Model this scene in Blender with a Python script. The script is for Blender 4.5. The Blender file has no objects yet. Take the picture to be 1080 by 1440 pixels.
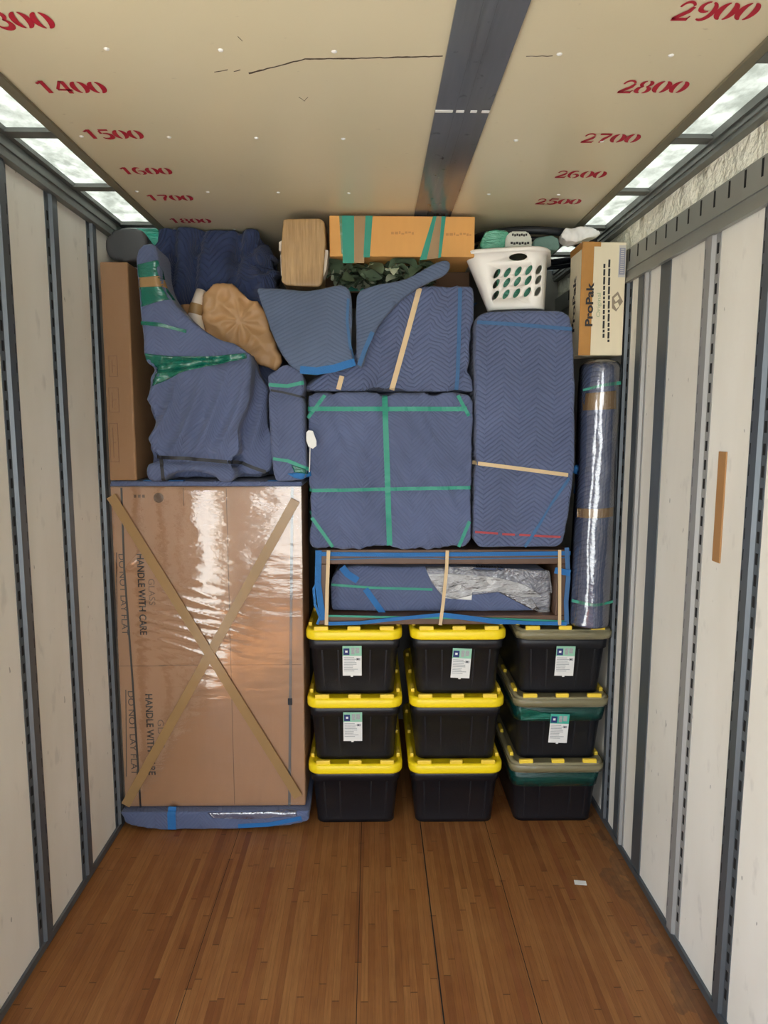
import bpy, bmesh, math, random
from mathutils import Vector, Matrix, noise
from mathutils.bvhtree import BVHTree

random.seed(7)
C = bpy.context.scene.collection
sc = bpy.context.scene
R = math.radians

# ------------------------------------------------------------------ camera
FPX, PITCH, YAW, ROLL = 965.0, .1255, .0170, .0023
CX, CZ = .041, 2.024
_F = Vector((math.sin(YAW)*math.cos(PITCH), math.cos(YAW)*math.cos(PITCH), -math.sin(PITCH)))
_r0 = Vector((math.cos(YAW), -math.sin(YAW), 0)); _u0 = _r0.cross(_F)
_R = _r0*math.cos(ROLL) + _u0*math.sin(ROLL)
_U = _u0*math.cos(ROLL) - _r0*math.sin(ROLL)
cd = bpy.data.cameras.new('camera'); cam = bpy.data.objects.new('camera', cd); C.objects.link(cam)
cd.sensor_fit = 'VERTICAL'; cd.sensor_height = 36; cd.lens = 36*FPX/1440; cd.clip_start = .02
m = Matrix((_R, _U, -_F)).transposed().to_4x4(); m.translation = (CX, 0, CZ); cam.matrix_world = m
sc.camera = cam

# ------------------------------------------------------------------ light
sc.view_settings.view_transform = 'Standard'; sc.view_settings.look = 'None'
sc.view_settings.exposure = 0.88; sc.view_settings.gamma = 1; sc.view_settings.use_curve_mapping = False
w = bpy.data.worlds.new('sky'); sc.world = w; w.use_nodes = True
wn, wl = w.node_tree.nodes, w.node_tree.links
bg = wn['Background']; bg.inputs[1].default_value = 3.0
tc = wn.new('ShaderNodeTexCoord'); sx = wn.new('ShaderNodeSeparateXYZ'); cr = wn.new('ShaderNodeValToRGB')
wl.new(tc.outputs['Generated'], sx.inputs[0]); wl.new(sx.outputs['Z'], cr.inputs[0])
cr.color_ramp.elements[0].position = 0.0; cr.color_ramp.elements[0].color = (1.0, 1.0, 1.0, 1)
cr.color_ramp.elements[1].position = .8; cr.color_ramp.elements[1].color = (.50, .72, 1.0, 1)
wl.new(cr.outputs[0], bg.inputs[0])
sd = bpy.data.lights.new('sun', 'SUN'); sd.energy = 13.0; sd.angle = R(1.0); sd.color = (1, .96, .86)
sun = bpy.data.objects.new('sun', sd); C.objects.link(sun)
sun.rotation_euler = Vector((.25, -.35, -.9)).to_track_quat('-Z', 'Y').to_euler()
pd = bpy.data.lights.new('rear_doorway_portal', 'AREA'); pd.shape = 'RECTANGLE'; pd.size = 2.44; pd.size_y = 3.0
pd.cycles.is_portal = True
po = bpy.data.objects.new('rear_doorway_portal', pd); C.objects.link(po)
REAR = -2.6
DOOR = (.42, 1.52, 2.45)           # side doorway in the wall on the -X side: y0, y1, top
po.location = (0, REAR-.02, 1.5); po.rotation_euler = (R(90), 0, 0)
pd2 = bpy.data.lights.new('side_doorway_portal', 'AREA'); pd2.shape = 'RECTANGLE'; pd2.size = DOOR[2]; pd2.size_y = DOOR[1]-DOOR[0]
pd2.cycles.is_portal = True
po2 = bpy.data.objects.new('side_doorway_portal', pd2); C.objects.link(po2)
po2.location = (-1.32, (DOOR[0]+DOOR[1])/2, DOOR[2]/2); po2.rotation_euler = (0, R(-90), 0)
sc.cycles.max_bounces = 12; sc.cycles.diffuse_bounces = 6; sc.cycles.transparent_max_bounces = 16
sc.cycles.use_denoising = True; sc.cycles.sample_clamp_indirect = 6

# ------------------------------------------------------------------ helpers
def at(px, py, Y):
    d = _F + _R*((px-540)/FPX) - _U*((py-720)/FPX)
    p = Vector((CX, 0, CZ)) + d*(Y/d.y)
    return p.x, p.z
def P(pts, Y): return [at(x, y, Y) for x, y in pts]

OFF = {}
def thing(name, label, cat, loc=(0, 0, 0), group=None):
    o = bpy.data.objects.new(name, None); C.objects.link(o); o.location = loc
    o.empty_display_size = .05
    o['label'] = label; o['category'] = cat
    if group: o['group'] = group
    OFF[o] = Vector(loc); return o
def tag(o, label, cat, group=None):
    o['label'] = label; o['category'] = cat
    if group: o['group'] = group
    return o
def obj(name, me, mats, parent=None, smooth=False, label=None):
    """link a mesh (world coordinates) as one object"""
    if isinstance(me, bmesh.types.BMesh):
        bm = me; me = bpy.data.meshes.new(name); bm.to_mesh(me); bm.free()
    o = bpy.data.objects.new(name, me); C.objects.link(o)
    if mats is not None:
        if not isinstance(mats, (list, tuple)): mats = [mats]
        if len(me.materials): me.materials.clear()
        for mm in mats: me.materials.append(mm)
    if parent:
        off = OFF.get(parent, Vector()); me.transform(Matrix.Translation(-off)); o.parent = parent; OFF[o] = off
    else:
        OFF[o] = Vector()
    if smooth:
        for p in me.polygons: p.use_smooth = True
    if label: o['label'] = label
    return o
def struct(name, me, mats, parent=None, smooth=False):
    o = obj(name, me, mats, parent, smooth)
    if not parent: o['kind'] = 'structure'
    return o

def bx(bm, x0, x1, y0, y1, z0, z1, mi=0, bev=0, seg=2):
    vs = [bm.verts.new((x, y, z)) for x in (x0, x1) for y in (y0, y1) for z in (z0, z1)]
    fs = [bm.faces.new([vs[i] for i in q]) for q in ((0, 1, 3, 2), (4, 6, 7, 5), (0, 4, 5, 1), (2, 3, 7, 6), (0, 2, 6, 4), (1, 5, 7, 3))]
    for f in fs: f.material_index = mi
    if bev:
        es = list({e for f in fs for e in f.edges})
        r = bmesh.ops.bevel(bm, geom=es, offset=bev, segments=seg, affect='EDGES', profile=.5)
        for f in r['faces']: f.material_index = mi
    return fs
def tube(bm, pts, rad, n=10, mi=0, caps=True):
    pts = [Vector(p) for p in pts]; rings = []
    rad = rad if isinstance(rad, (list, tuple)) else [rad]*len(pts)
    up0 = None
    for i, p in enumerate(pts):
        t = (pts[min(i+1, len(pts)-1)] - pts[max(i-1, 0)]).normalized()
        a = Vector((0, 0, 1)) if abs(t.z) < .9 else Vector((1, 0, 0))
        if up0 is None: up0 = a
        s = t.cross(up0).normalized(); u = s.cross(t).normalized()
        rings.append([bm.verts.new(p + s*math.cos(k*2*math.pi/n)*rad[i] + u*math.sin(k*2*math.pi/n)*rad[i]) for k in range(n)])
    for a, b in zip(rings, rings[1:]):
        for k in range(n):
            f = bm.faces.new((a[k], a[(k+1) % n], b[(k+1) % n], b[k])); f.material_index = mi; f.smooth = True
    if caps:
        bm.faces.new(rings[0][::-1]).material_index = mi; bm.faces.new(rings[-1]).material_index = mi
def rrect(w, d, r, n=6, cx=0, cy=0):
    out = []
    for sx_, sy_, a0 in ((1, -1, -90), (1, 1, 0), (-1, 1, 90), (-1, -1, 180)):
        for k in range(n+1):
            a = R(a0 + 90*k/n)
            out.append((cx + sx_*(w/2-r) + r*math.cos(a), cy + sy_*(d/2-r) + r*math.sin(a)))
    return out
def loft(bm, rings, mi=0, cap0=True, cap1=True, closed=False, smooth=True):
    vs = [[bm.verts.new(p) for p in ring] for ring in rings]
    pr = list(zip(vs, vs[1:])) + ([(vs[-1], vs[0])] if closed else [])
    n = len(vs[0])
    for a, b in pr:
        for k in range(n):
            f = bm.faces.new((a[k], a[(k+1) % n], b[(k+1) % n], b[k])); f.material_index = mi; f.smooth = smooth
    if cap0 and not closed: bm.faces.new(vs[0][::-1]).material_index = mi
    if cap1 and not closed: bm.faces.new(vs[-1]).material_index = mi
    return vs
def fix(bm): bmesh.ops.recalc_face_normals(bm, faces=bm.faces); return bm

def catmull(pts, n=8):
    out = []; k = len(pts)
    for i in range(k):
        p0, p1, p2, p3 = (Vector(pts[(i+j-1) % k]) for j in range(4))
        for s in range(n):
            t = s/n
            out.append(tuple(.5*((2*p1) + (p2-p0)*t + (2*p0-5*p1+4*p2-p3)*t*t + (3*p1-p0-3*p2+p3)*t**3)))
    return out
def prism(bm, poly, y0, y1, back=1.0):
    n = len(poly); cx = sum(p[0] for p in poly)/n; cz = sum(p[1] for p in poly)/n
    a = [bm.verts.new((x, y0, z)) for x, z in poly]
    b = [bm.verts.new((cx+(x-cx)*back, y1, cz+(z-cz)*back)) for x, z in poly]
    bm.faces.new(a); bm.faces.new(b[::-1])
    for i in range(n): bm.faces.new((a[i], b[i], b[(i+1) % n], a[(i+1) % n]))
def remesh(bm, voxel, smooth):
    fix(bm); me = bpy.data.meshes.new('t'); bm.to_mesh(me); bm.free()
    o = bpy.data.objects.new('t', me); C.objects.link(o)
    mo = o.modifiers.new('r', 'REMESH'); mo.mode = 'VOXEL'; mo.voxel_size = voxel
    if smooth:
        ms = o.modifiers.new('s', 'SMOOTH'); ms.factor = .5; ms.iterations = smooth
    dg = bpy.context.evaluated_depsgraph_get(); dg.update()
    out = bpy.data.meshes.new_from_object(o.evaluated_get(dg)); bpy.data.objects.remove(o)
    return out
def seg_dist(x, z, a, b):
    ax, az = a; bx_, bz = b; dx, dz = bx_-ax, bz-az; L = dx*dx+dz*dz
    t = 0 if L == 0 else max(0, min(1, ((x-ax)*dx+(z-az)*dz)/L))
    return math.hypot(x-ax-t*dx, z-az-t*dz)
def wrinkle(amp, sx_=4, sz=4, ang=0, seed=0, sharp=False):
    ca, sa = math.cos(R(ang)), math.sin(R(ang))
    def f(p):
        u = p.x*ca + p.z*sa; v = -p.x*sa + p.z*ca
        q = Vector((u*sx_ + seed, p.y*3 + seed*.7, v*sz))
        n = noise.noise(q) + .5*noise.noise(q*2.1) + .25*noise.noise(q*4.3)
        if sharp: n = .6 - 1.6*abs(n)
        return amp*n
    return f
def puff(outs, voxel=.012, smooth=10, disp=None, pinch=(), pd=.008, pw=.018):
    """soft body from front outlines: outs = [(poly_xz, y0, y1, back)]"""
    bm = bmesh.new(); me = None
    for o in outs: prism(bm, o[0], o[1], o[2], o[3] if len(o) > 3 else .98)
    me = remesh(bm, voxel, smooth)
    nrm = [v.normal.copy() for v in me.vertices]
    for i, v in enumerate(me.vertices):
        d = 0
        if disp:
            for g in (disp if isinstance(disp, (list, tuple)) else [disp]): d += g(v.co)
        v.co += nrm[i]*d
        for line in pinch:
            for a, b in zip(line, line[1:]):
                q = seg_dist(v.co.x, v.co.z, a, b)
                if q < .07 and nrm[i].y < .3: v.co += -nrm[i]*pd*math.exp(-(q/pw)**2)
    me.update(); return me
def bvh_of(me):
    bm = bmesh.new(); bm.from_mesh(me); t = BVHTree.FromBMesh(bm); bm.free(); return t
def resample(pts, step=.005):
    out = [Vector(pts[0])]
    for a, b in zip(pts, pts[1:]):
        a, b = Vector(a), Vector(b); n = max(1, int((b-a).length/step))
        out += [a.lerp(b, (k+1)/n) for k in range(n)]
    return out
def band(bv, pts, wd, lift=.003, thick=.002, wob=0, seed=0, dflt=None):
    """flat strip laid over a body's front; pts are (x, z)"""
    ps = resample(pts); ys = []
    for p in ps:
        h = bv.ray_cast(Vector((p.x, -1, p.y)), Vector((0, 1, 0))) if bv else (None,)
        if not h[0] and bv: h = bv.find_nearest(Vector((p.x, dflt or 3.3, p.y)))
        ys.append(h[0].y if h[0] else None)
    good = [y for y in ys if y is not None] or [dflt or 3.3]
    last = good[0]
    for i, y in enumerate(ys):
        if y is None: ys[i] = last
        last = ys[i]
    raw = list(ys); k = 7
    ys = [min(ys[max(0, i-k):i+k+1])*.4 + .6*sum(ys[max(0, i-k):i+k+1])/len(ys[max(0, i-k):i+k+1]) for i in range(len(ys))]
    if bv: ys = [min(a, b) for a, b in zip(ys, raw)]
    bm = bmesh.new(); rings = []
    for i, p in enumerate(ps):
        t = (ps[min(i+1, len(ps)-1)] - ps[max(i-1, 0)]).normalized(); n2 = Vector((-t.y, t.x))
        ww = wd*(1 + wob*noise.noise(Vector((p.x*9+seed, p.y*9, seed))))
        a, b = p + n2*ww/2, p - n2*ww/2
        def yy(q):
            h = bv.ray_cast(Vector((q.x, -1, q.y)), Vector((0, 1, 0))) if bv else (None,)
            return min(ys[i], h[0].y) if h[0] and abs(h[0].y-ys[i]) < .02 else ys[i]
        ya, yb = yy(a)-lift, yy(b)-lift
        rings.append([(a.x, ya, a.y), (b.x, yb, b.y), (b.x, yb+thick, b.y), (a.x, ya+thick, a.y)])
    loft(bm, rings, smooth=False); return fix(bm)
def ribbon(pts3, wd, thick=.003, axis=Vector((0, 1, 0))):
    """free strip through 3-d points; the flat side faces axis"""
    ps = [Vector(p) for p in pts3]; q = [ps[0]]
    for a, b in zip(ps, ps[1:]):
        n = max(1, int((b-a).length/.02)); q += [a.lerp(b, (k+1)/n) for k in range(n)]
    bm = bmesh.new(); rings = []
    for i, p in enumerate(q):
        t = (q[min(i+1, len(q)-1)] - q[max(i-1, 0)]).normalized(); s = t.cross(axis).normalized()
        rings.append([tuple(p+s*wd/2-axis*thick/2), tuple(p-s*wd/2-axis*thick/2), tuple(p-s*wd/2+axis*thick/2), tuple(p+s*wd/2+axis*thick/2)])
    loft(bm, rings, smooth=False); return fix(bm)
def patch(bv, poly, lift=.004, step=.014, dflt=3.3, wr=None, thick=.0015):
    bm = bmesh.new(); bm.faces.new([bm.verts.new((x, 0, z)) for x, z in poly])
    bmesh.ops.triangulate(bm, faces=bm.faces)
    for _ in range(8):
        es = [e for e in bm.edges if e.calc_length() > step]
        if not es: break
        bmesh.ops.subdivide_edges(bm, edges=es, cuts=1); bmesh.ops.triangulate(bm, faces=bm.faces)
    for v in bm.verts:
        h = bv.ray_cast(Vector((v.co.x, -1, v.co.z)), Vector((0, 1, 0)))
        y = h[0].y if h[0] else bv.find_nearest(Vector((v.co.x, dflt, v.co.z)))[0].y
        v.co.y = y - lift - (wr(v.co) if wr else 0)
    for _ in range(2): bmesh.ops.smooth_vert(bm, verts=[v for v in bm.verts if not v.is_boundary], factor=.3, use_axis_y=True)
    ext = bmesh.ops.extrude_face_region(bm, geom=bm.faces[:])
    for g in ext['geom']:
        if isinstance(g, bmesh.types.BMVert): g.co.y += thick
    for f in bm.faces: f.smooth = True
    return fix(bm)
def text_mesh(s, h, wscale=1.0, bold=0):
    cu = bpy.data.curves.new('t', 'FONT'); cu.body = s; cu.size = h/.72; cu.align_x = 'CENTER'; cu.align_y = 'CENTER'; cu.offset = bold
    o = bpy.data.objects.new('t', cu); C.objects.link(o)
    dg = bpy.context.evaluated_depsgraph_get(); dg.update()
    me = bpy.data.meshes.new_from_object(o.evaluated_get(dg)); bpy.data.objects.remove(o)
    me.transform(Matrix.Diagonal((wscale, 1, 1, 1))); return me
def text_fit(s, length, h, bold=0):
    me = text_mesh(s, h, 1, bold); xs = [v.co.x for v in me.vertices]; k = length/(max(xs)-min(xs))
    me.transform(Matrix.Translation((-(max(xs)+min(xs))/2, 0, 0))); me.transform(Matrix.Diagonal((k, 1, 1, 1))); return me
def frame_m(o, xa, ya):
    """matrix taking text x,y to world axes xa, ya at o"""
    xa, ya = Vector(xa).normalized(), Vector(ya).normalized(); za = xa.cross(ya)
    mm = Matrix((xa, ya, za)).transposed().to_4x4(); mm.translation = o; return mm

# ------------------------------------------------------------------ materials
def srgb(r, g, b):
    f = lambda c: (c/255/12.92) if c/255 <= .04045 else ((c/255+.055)/1.055)**2.4
    return (f(r), f(g), f(b), 1)
class NT:
    def __init__(s, name):
        s.m = bpy.data.materials.new(name); s.m.use_nodes = True; s.n = s.m.node_tree.nodes; s.l = s.m.node_tree.links
        s.b = s.n['Principled BSDF']; s.tc = s.n.new('ShaderNodeTexCoord'); s.co = s.tc.outputs['Object']
    def link(s, a, b): s.l.new(a, b)
    def math(s, op, a, b=None, c=None):
        n = s.n.new('ShaderNodeMath'); n.operation = op
        for i, v in enumerate((a, b, c)):
            if v is None: continue
            if isinstance(v, (int, float)): n.inputs[i].default_value = v
            else: s.link(v, n.inputs[i])
        return n.outputs[0]
    def noise(s, scale, detail=3, vec=None, rough=.5, stretch=None):
        n = s.n.new('ShaderNodeTexNoise'); n.inputs['Scale'].default_value = scale; n.inputs['Detail'].default_value = detail
        n.inputs['Roughness'].default_value = rough; v = vec or s.co
        if stretch:
            mp = s.n.new('ShaderNodeMapping'); mp.inputs['Scale'].default_value = stretch; s.link(v, mp.inputs[0]); v = mp.outputs[0]
        s.link(v, n.inputs['Vector']); return n.outputs['Fac']
    def xyz(s, v=None):
        n = s.n.new('ShaderNodeSeparateXYZ'); s.link(v or s.co, n.inputs[0]); return n.outputs
    def mix(s, f, a, b):
        n = s.n.new('ShaderNodeMix'); n.data_type = 'RGBA'
        for i, v in ((0, f), (6, a), (7, b)):
            if isinstance(v, (int, float)): n.inputs[i].default_value = v
            elif isinstance(v, tuple): n.inputs[i].default_value = v
            else: s.link(v, n.inputs[i])
        return n.outputs[2]
    def ramp(s, v, *st):
        n = s.n.new('ShaderNodeValToRGB'); e = n.color_ramp.elements
        while len(e) < len(st): e.new(.5)
        for el, (p, c) in zip(e, st): el.position = p; el.color = c if isinstance(c, tuple) else (c, c, c, 1)
        s.link(v, n.inputs[0]); return n.outputs[0]
    def bump(s, h, strength=.5, dist=.01):
        n = s.n.new('ShaderNodeBump'); n.inputs['Strength'].default_value = strength; n.inputs['Distance'].default_value = dist
        s.link(h, n.inputs['Height']); s.link(n.outputs[0], s.b.inputs['Normal']); return n
    def set(s, **k):
        for a, v in k.items():
            i = s.b.inputs[a.replace('_', ' ')]
            if isinstance(v, (int, float, tuple)): i.default_value = v
            else: s.link(v, i)
        return s
def plain(name, col, rough=.5, metal=0, var=.12, scale=12, bump=0, bscale=60, spec=.5):
    t = NT(name); c = tuple(col)
    d = tuple(x*(1-var) for x in c[:3])+(1,); l = tuple(min(1, x*(1+var)) for x in c[:3])+(1,)
    t.set(Base_Color=t.mix(t.noise(scale, 3), d, l), Roughness=rough, Metallic=metal, Specular_IOR_Level=spec)
    if bump: t.bump(t.noise(bscale, 3), bump, .005)
    return t.m
def quilt(name, col, thread, spacing=.021, per=.15, slope=1.0, dist=.022, strength=.42, wave=.0):
    t = NT(name); x = t.xyz()
    u = t.math('ADD', x['X'], t.math('MULTIPLY', x['Y'], .7))
    tri = t.math('PINGPONG', u, per/2)
    v = t.math('ADD', x['Z'], t.math('MULTIPLY', tri, slope))
    v = t.math('ADD', v, t.math('MULTIPLY', x['Y'], .55))
    v = t.math('ADD', v, t.math('MULTIPLY', t.noise(5, 2), dist))
    if wave: v = t.math('ADD', v, t.math('MULTIPLY', t.noise(2.2, 1), wave))
    s = t.math('ABSOLUTE', t.math('SINE', t.math('MULTIPLY', v, math.pi/spacing)))
    h = t.math('POWER', s, .55)
    fine = t.noise(420, 2)
    stitch = t.math('LESS_THAN', s, .20)
    big = t.noise(3.2, 4)
    c = t.mix(t.ramp(big, (.3, 0.0), (.7, 1.0)), tuple(a*.86 for a in col[:3])+(1,), tuple(min(1, a*1.12) for a in col[:3])+(1,))
    c = t.mix(t.math('MULTIPLY', stitch, .28), c, thread)
    t.set(Base_Color=c, Roughness=.85, Specular_IOR_Level=.25, Sheen_Weight=.15)
    t.bump(t.math('ADD', h, t.math('MULTIPLY', fine, .25)), strength, .006)
    return t.m
def film(name, tint=(1, 1, 1, 1), rough=.12, gl=.10, bscale=9, bst=.35, stretch=(1, 1, 4), body=0, bodycol=(1, 1, 1, 1)):
    """thin stretch film: clear, with a wrinkled gloss"""
    t = NT(name); n, l = t.n, t.l
    tr = n.new('ShaderNodeBsdfTransparent'); tr.inputs[0].default_value = tint
    g = n.new('ShaderNodeBsdfGlossy'); g.inputs['Roughness'].default_value = rough
    fr = n.new('ShaderNodeFresnel'); fr.inputs[0].default_value = 1.5
    h = t.math('ADD', t.noise(bscale, 4, stretch=stretch), t.math('MULTIPLY', t.noise(bscale*4, 3, stretch=stretch), .3))
    b = n.new('ShaderNodeBump'); b.inputs['Strength'].default_value = bst; b.inputs['Distance'].default_value = .02
    l.new(h, b.inputs['Height']); l.new(b.outputs[0], g.inputs['Normal']); l.new(b.outputs[0], fr.inputs['Normal'])
    f = t.math('ADD', fr.outputs[0], gl)
    mx = n.new('ShaderNodeMixShader'); l.new(f, mx.inputs[0]); l.new(tr.outputs[0], mx.inputs[1]); l.new(g.outputs[0], mx.inputs[2])
    out = mx.outputs[0]
    if body:
        df = n.new('ShaderNodeBsdfDiffuse'); df.inputs[0].default_value = bodycol; l.new(b.outputs[0], df.inputs['Normal'])
        m2 = n.new('ShaderNodeMixShader'); m2.inputs[0].default_value = body
        l.new(tr.outputs[0], m2.inputs[1]); l.new(df.outputs[0], m2.inputs[2]); l.new(m2.outputs[0], mx.inputs[1])
    l.new(out, n['Material Output'].inputs[0]); return t.m

BLUE = srgb(94, 105, 138)
M = {}
M['quilt'] = quilt('blue_grey_quilt', BLUE, srgb(70, 80, 112), spacing=.022, per=.16, slope=.75, strength=.75)
M['quilt_soft'] = quilt('blue_grey_quilt_slanted', BLUE, srgb(74, 84, 114), spacing=.02, per=.22, dist=.02, wave=.12)
M['quilt_lap'] = quilt('faded_blue_quilt', srgb(92, 106, 132), srgb(70, 82, 108), spacing=.017, per=.6, slope=.45, dist=.018, wave=.1)
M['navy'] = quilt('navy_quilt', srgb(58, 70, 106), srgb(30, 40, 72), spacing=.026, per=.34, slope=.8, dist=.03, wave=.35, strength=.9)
M['bind'] = plain('blue_binding', srgb(34, 108, 174), .7, bump=.3, bscale=200)
M['bind_dim'] = plain('dull_blue_binding', srgb(62, 104, 150), .75, bump=.3, bscale=200)
M['green_band'] = plain('green_rubber', srgb(46, 148, 126), .5)
M['tan_band'] = plain('tan_rubber', srgb(216, 190, 148), .6)
M['black_band'] = plain('black_rubber', srgb(30, 32, 38), .5)
M['red'] = plain('red_thread', srgb(176, 70, 74), .7)
M['tape'] = plain('brown_packing_tape', srgb(158, 126, 84), .22, var=.08, bump=.15, bscale=25)
def tape_kraft():
    t = NT('brown_tape_wrap'); g = t.noise(10, 5, stretch=(9, 1, .5), rough=.65)
    c = t.mix(t.ramp(g, (.3, 0.0), (.7, 1.0)), srgb(150, 118, 78), srgb(194, 160, 112)); c = t.mix(t.ramp(t.noise(3.5, 3), (.55, 0.0), (.7, .5)), c, srgb(132, 100, 66))
    t.set(Base_Color=c, Roughness=.3); t.bump(g, .4, .006); return t.m
M['white'] = plain('white_paper', srgb(235, 235, 232), .6, var=.05)
M['tape_kraft'] = None
M['ink'] = plain('black_ink', srgb(42, 40, 40), .6)
M['ink_faint'] = plain('faded_ink', srgb(112, 88, 68), .7)
M['red_paint'] = plain('red_stencil_paint', srgb(176, 22, 48), .6, var=.2, scale=40)
M['film'] = film('clear_stretch_film', rough=.07, gl=.11, bscale=5, bst=.06, stretch=(1.5, 1, 5))
M['bag'] = film('clear_plastic_bag', rough=.12, gl=.14, bscale=9, bst=.18, stretch=(2, 1, .8))
M['haze'] = film('cloudy_plastic_bag', rough=.2, gl=.08, bscale=12, bst=.8, stretch=(1, 1, 2), body=.22, bodycol=srgb(190, 190, 196))
M['greenfilm'] = film('green_stretch_film', tint=(.25, .8, .68, 1), rough=.14, gl=.05, bscale=7, bst=.5, stretch=(.6, 1, 5), body=.55, bodycol=srgb(10, 132, 112))
M['greenthin'] = film('thin_green_stretch_film', tint=(.3, .75, .66, 1), rough=.2, gl=.03, bscale=7, bst=.4, stretch=(.6, 1, 5), body=.14, bodycol=srgb(30, 140, 130))
def card(name, col, flute=60):
    t = NT(name); x = t.xyz()
    n1 = t.noise(2.5, 4); n2 = t.noise(40, 3, stretch=(1, 1, .15))
    c = t.mix(n1, tuple(a*.86 for a in col[:3])+(1,), tuple(min(1, a*1.12) for a in col[:3])+(1,))
    c = t.mix(t.math('MULTIPLY', n2, .18), c, tuple(a*.6 for a in col[:3])+(1,))
    t.set(Base_Color=c, Roughness=.75, Specular_IOR_Level=.3)
    t.bump(t.math('ADD', t.math('MULTIPLY', t.noise(6, 3), 1.0), t.math('MULTIPLY', t.noise(90, 2, stretch=(1, 1, .1)), .15)), .25, .01)
    return t.m
M['tape_kraft'] = tape_kraft()
M['card'] = card('brown_cardboard', srgb(190, 148, 112))
M['card_dark'] = card('dull_cardboard', srgb(166, 128, 92))
M['card_orange'] = card('orange_cardboard', srgb(226, 168, 98))
M['card_cream'] = card('cream_cardboard', srgb(238, 226, 196))
def setting_mats():
    # floor: narrow laminated hardwood strips running front to back
    t = NT('laminated_hardwood'); x = t.xyz()
    wv = .0255
    ix = t.math('FLOOR', t.math('DIVIDE', x['X'], wv))
    wn1 = t.n.new('ShaderNodeTexWhiteNoise'); wn1.noise_dimensions = '1D'; t.link(ix, wn1.inputs['W'])
    yy = t.math('ADD', t.math('DIVIDE', x['Y'], .75), t.math('MULTIPLY', wn1.outputs['Value'], 17.3))
    iy = t.math('FLOOR', yy)
    cb = t.n.new('ShaderNodeCombineXYZ'); t.link(ix, cb.inputs[0]); t.link(iy, cb.inputs[1])
    wn2 = t.n.new('ShaderNodeTexWhiteNoise'); wn2.noise_dimensions = '2D'; t.link(cb.outputs[0], wn2.inputs['Vector'])
    c = t.ramp(wn2.outputs['Value'], (0, srgb(122, 70, 36)), (.1, srgb(140, 88, 46)), (.5, srgb(152, 98, 53)), (.9, srgb(162, 110, 62)), (1, srgb(130, 72, 40)))
    grain = t.noise(9, 5, stretch=(14, .7, 1), rough=.65)
    c = t.mix(t.ramp(grain, (.35, .40), (.65, 0.0)), c, srgb(96, 56, 26))
    wear = t.noise(2.2, 5, rough=.6)
    c = t.mix(t.ramp(wear, (.45, 0.0), (.75, .3)), c, srgb(176, 126, 74))
    # dirt along the wall side
    dm = t.math('MULTIPLY', t.ramp(t.math('ADD', x['X'], t.math('MULTIPLY', t.noise(6, 4), .25)), (0, 0.0), (1, 0.0)), 1)
    dirt = t.math('MULTIPLY', t.math('GREATER_THAN', t.math('ADD', x['X'], t.math('MULTIPLY', t.noise(5, 4), .5)), 1.40), t.noise(30, 3))
    c = t.mix(t.math('MULTIPLY', dirt, .7), c, srgb(70, 58, 46))
    fx = t.math('ABSOLUTE', t.math('SUBTRACT', t.math('FRACT', t.math('DIVIDE', x['X'], wv)), .5))
    gap = t.math('GREATER_THAN', fx, .478)
    fy = t.math('ABSOLUTE', t.math('SUBTRACT', t.math('FRACT', yy), .5))
    gap = t.math('MAXIMUM', t.math('MULTIPLY', gap, .45), t.math('MULTIPLY', t.math('GREATER_THAN', fy, .497), .6))
    c = t.mix(gap, c, srgb(52, 30, 14))
    t.set(Base_Color=c, Roughness=t.math('ADD', .36, t.math('MULTIPLY', t.noise(14, 3), .28)), Specular_IOR_Level=.4)
    t.bump(t.math('SUBTRACT', grain, gap), .25, .003); M['floor'] = t.m
    # beige ceiling liner
    t = NT('beige_liner'); n = t.noise(1.6, 4)
    c = t.mix(n, srgb(212, 201, 168), srgb(222, 211, 181))
    sp = t.ramp(t.noise(26, 4, stretch=(1, 2.5, 1)), (.70, 0.0), (.78, .35)); c = t.mix(sp, c, srgb(140, 120, 92))
    t.set(Base_Color=c, Roughness=.30, Specular_IOR_Level=.4); t.bump(t.noise(2.5, 2), .15, .02); M['ceil'] = t.m
    # white painted plywood
    t = NT('white_plywood'); n = t.noise(3, 5, stretch=(1, 1, .35))
    c = t.mix(t.ramp(n, (.3, 0.0), (.7, 1.0)), srgb(228, 224, 213), srgb(242, 239, 231))
    c = t.mix(t.ramp(t.noise(16, 5, stretch=(1, 1, .5)), (.62, 0.0), (.74, .22)), c, srgb(150, 148, 142))
    c = t.mix(t.ramp(t.noise(38, 2, stretch=(1, 1, .4)), (.735, 0.0), (.755, .6)), c, srgb(108, 104, 98))
    t.set(Base_Color=c, Roughness=.5, Specular_IOR_Level=.35); t.bump(t.noise(8, 4, stretch=(1, 1, .3)), .2, .006); M['ply'] = t.m
    t = NT('galvanised_post'); c = t.mix(t.noise(7, 4, stretch=(1, 1, .4)), srgb(84, 92, 98), srgb(116, 122, 128))
    t.set(Base_Color=c, Metallic=.55, Roughness=.45); M['post'] = t.m
    t = NT('bright_post'); c = t.mix(t.noise(7, 4, stretch=(1, 1, .3)), srgb(142, 142, 140), srgb(172, 172, 170))
    t.set(Base_Color=c, Metallic=.3, Roughness=.55); M['post_bright'] = t.m
    M['slot'] = plain('slot_shadow_gap', (.006, .006, .006, 1), .9)
    M['rail'] = plain('dull_grey_rail', srgb(112, 114, 110), .5, metal=.4, scale=5)
    M['olive_trim'] = plain('olive_edge_trim', srgb(124, 118, 98), .5, metal=.2)
    t = NT('scuffed_steel_strip'); c = t.mix(t.noise(4, 5, stretch=(6, .6, 1)), srgb(98, 99, 102), srgb(120, 121, 123))
    c = t.mix(t.ramp(t.noise(22, 3), (.66, 0.0), (.72, .6)), c, srgb(70, 72, 78))
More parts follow.
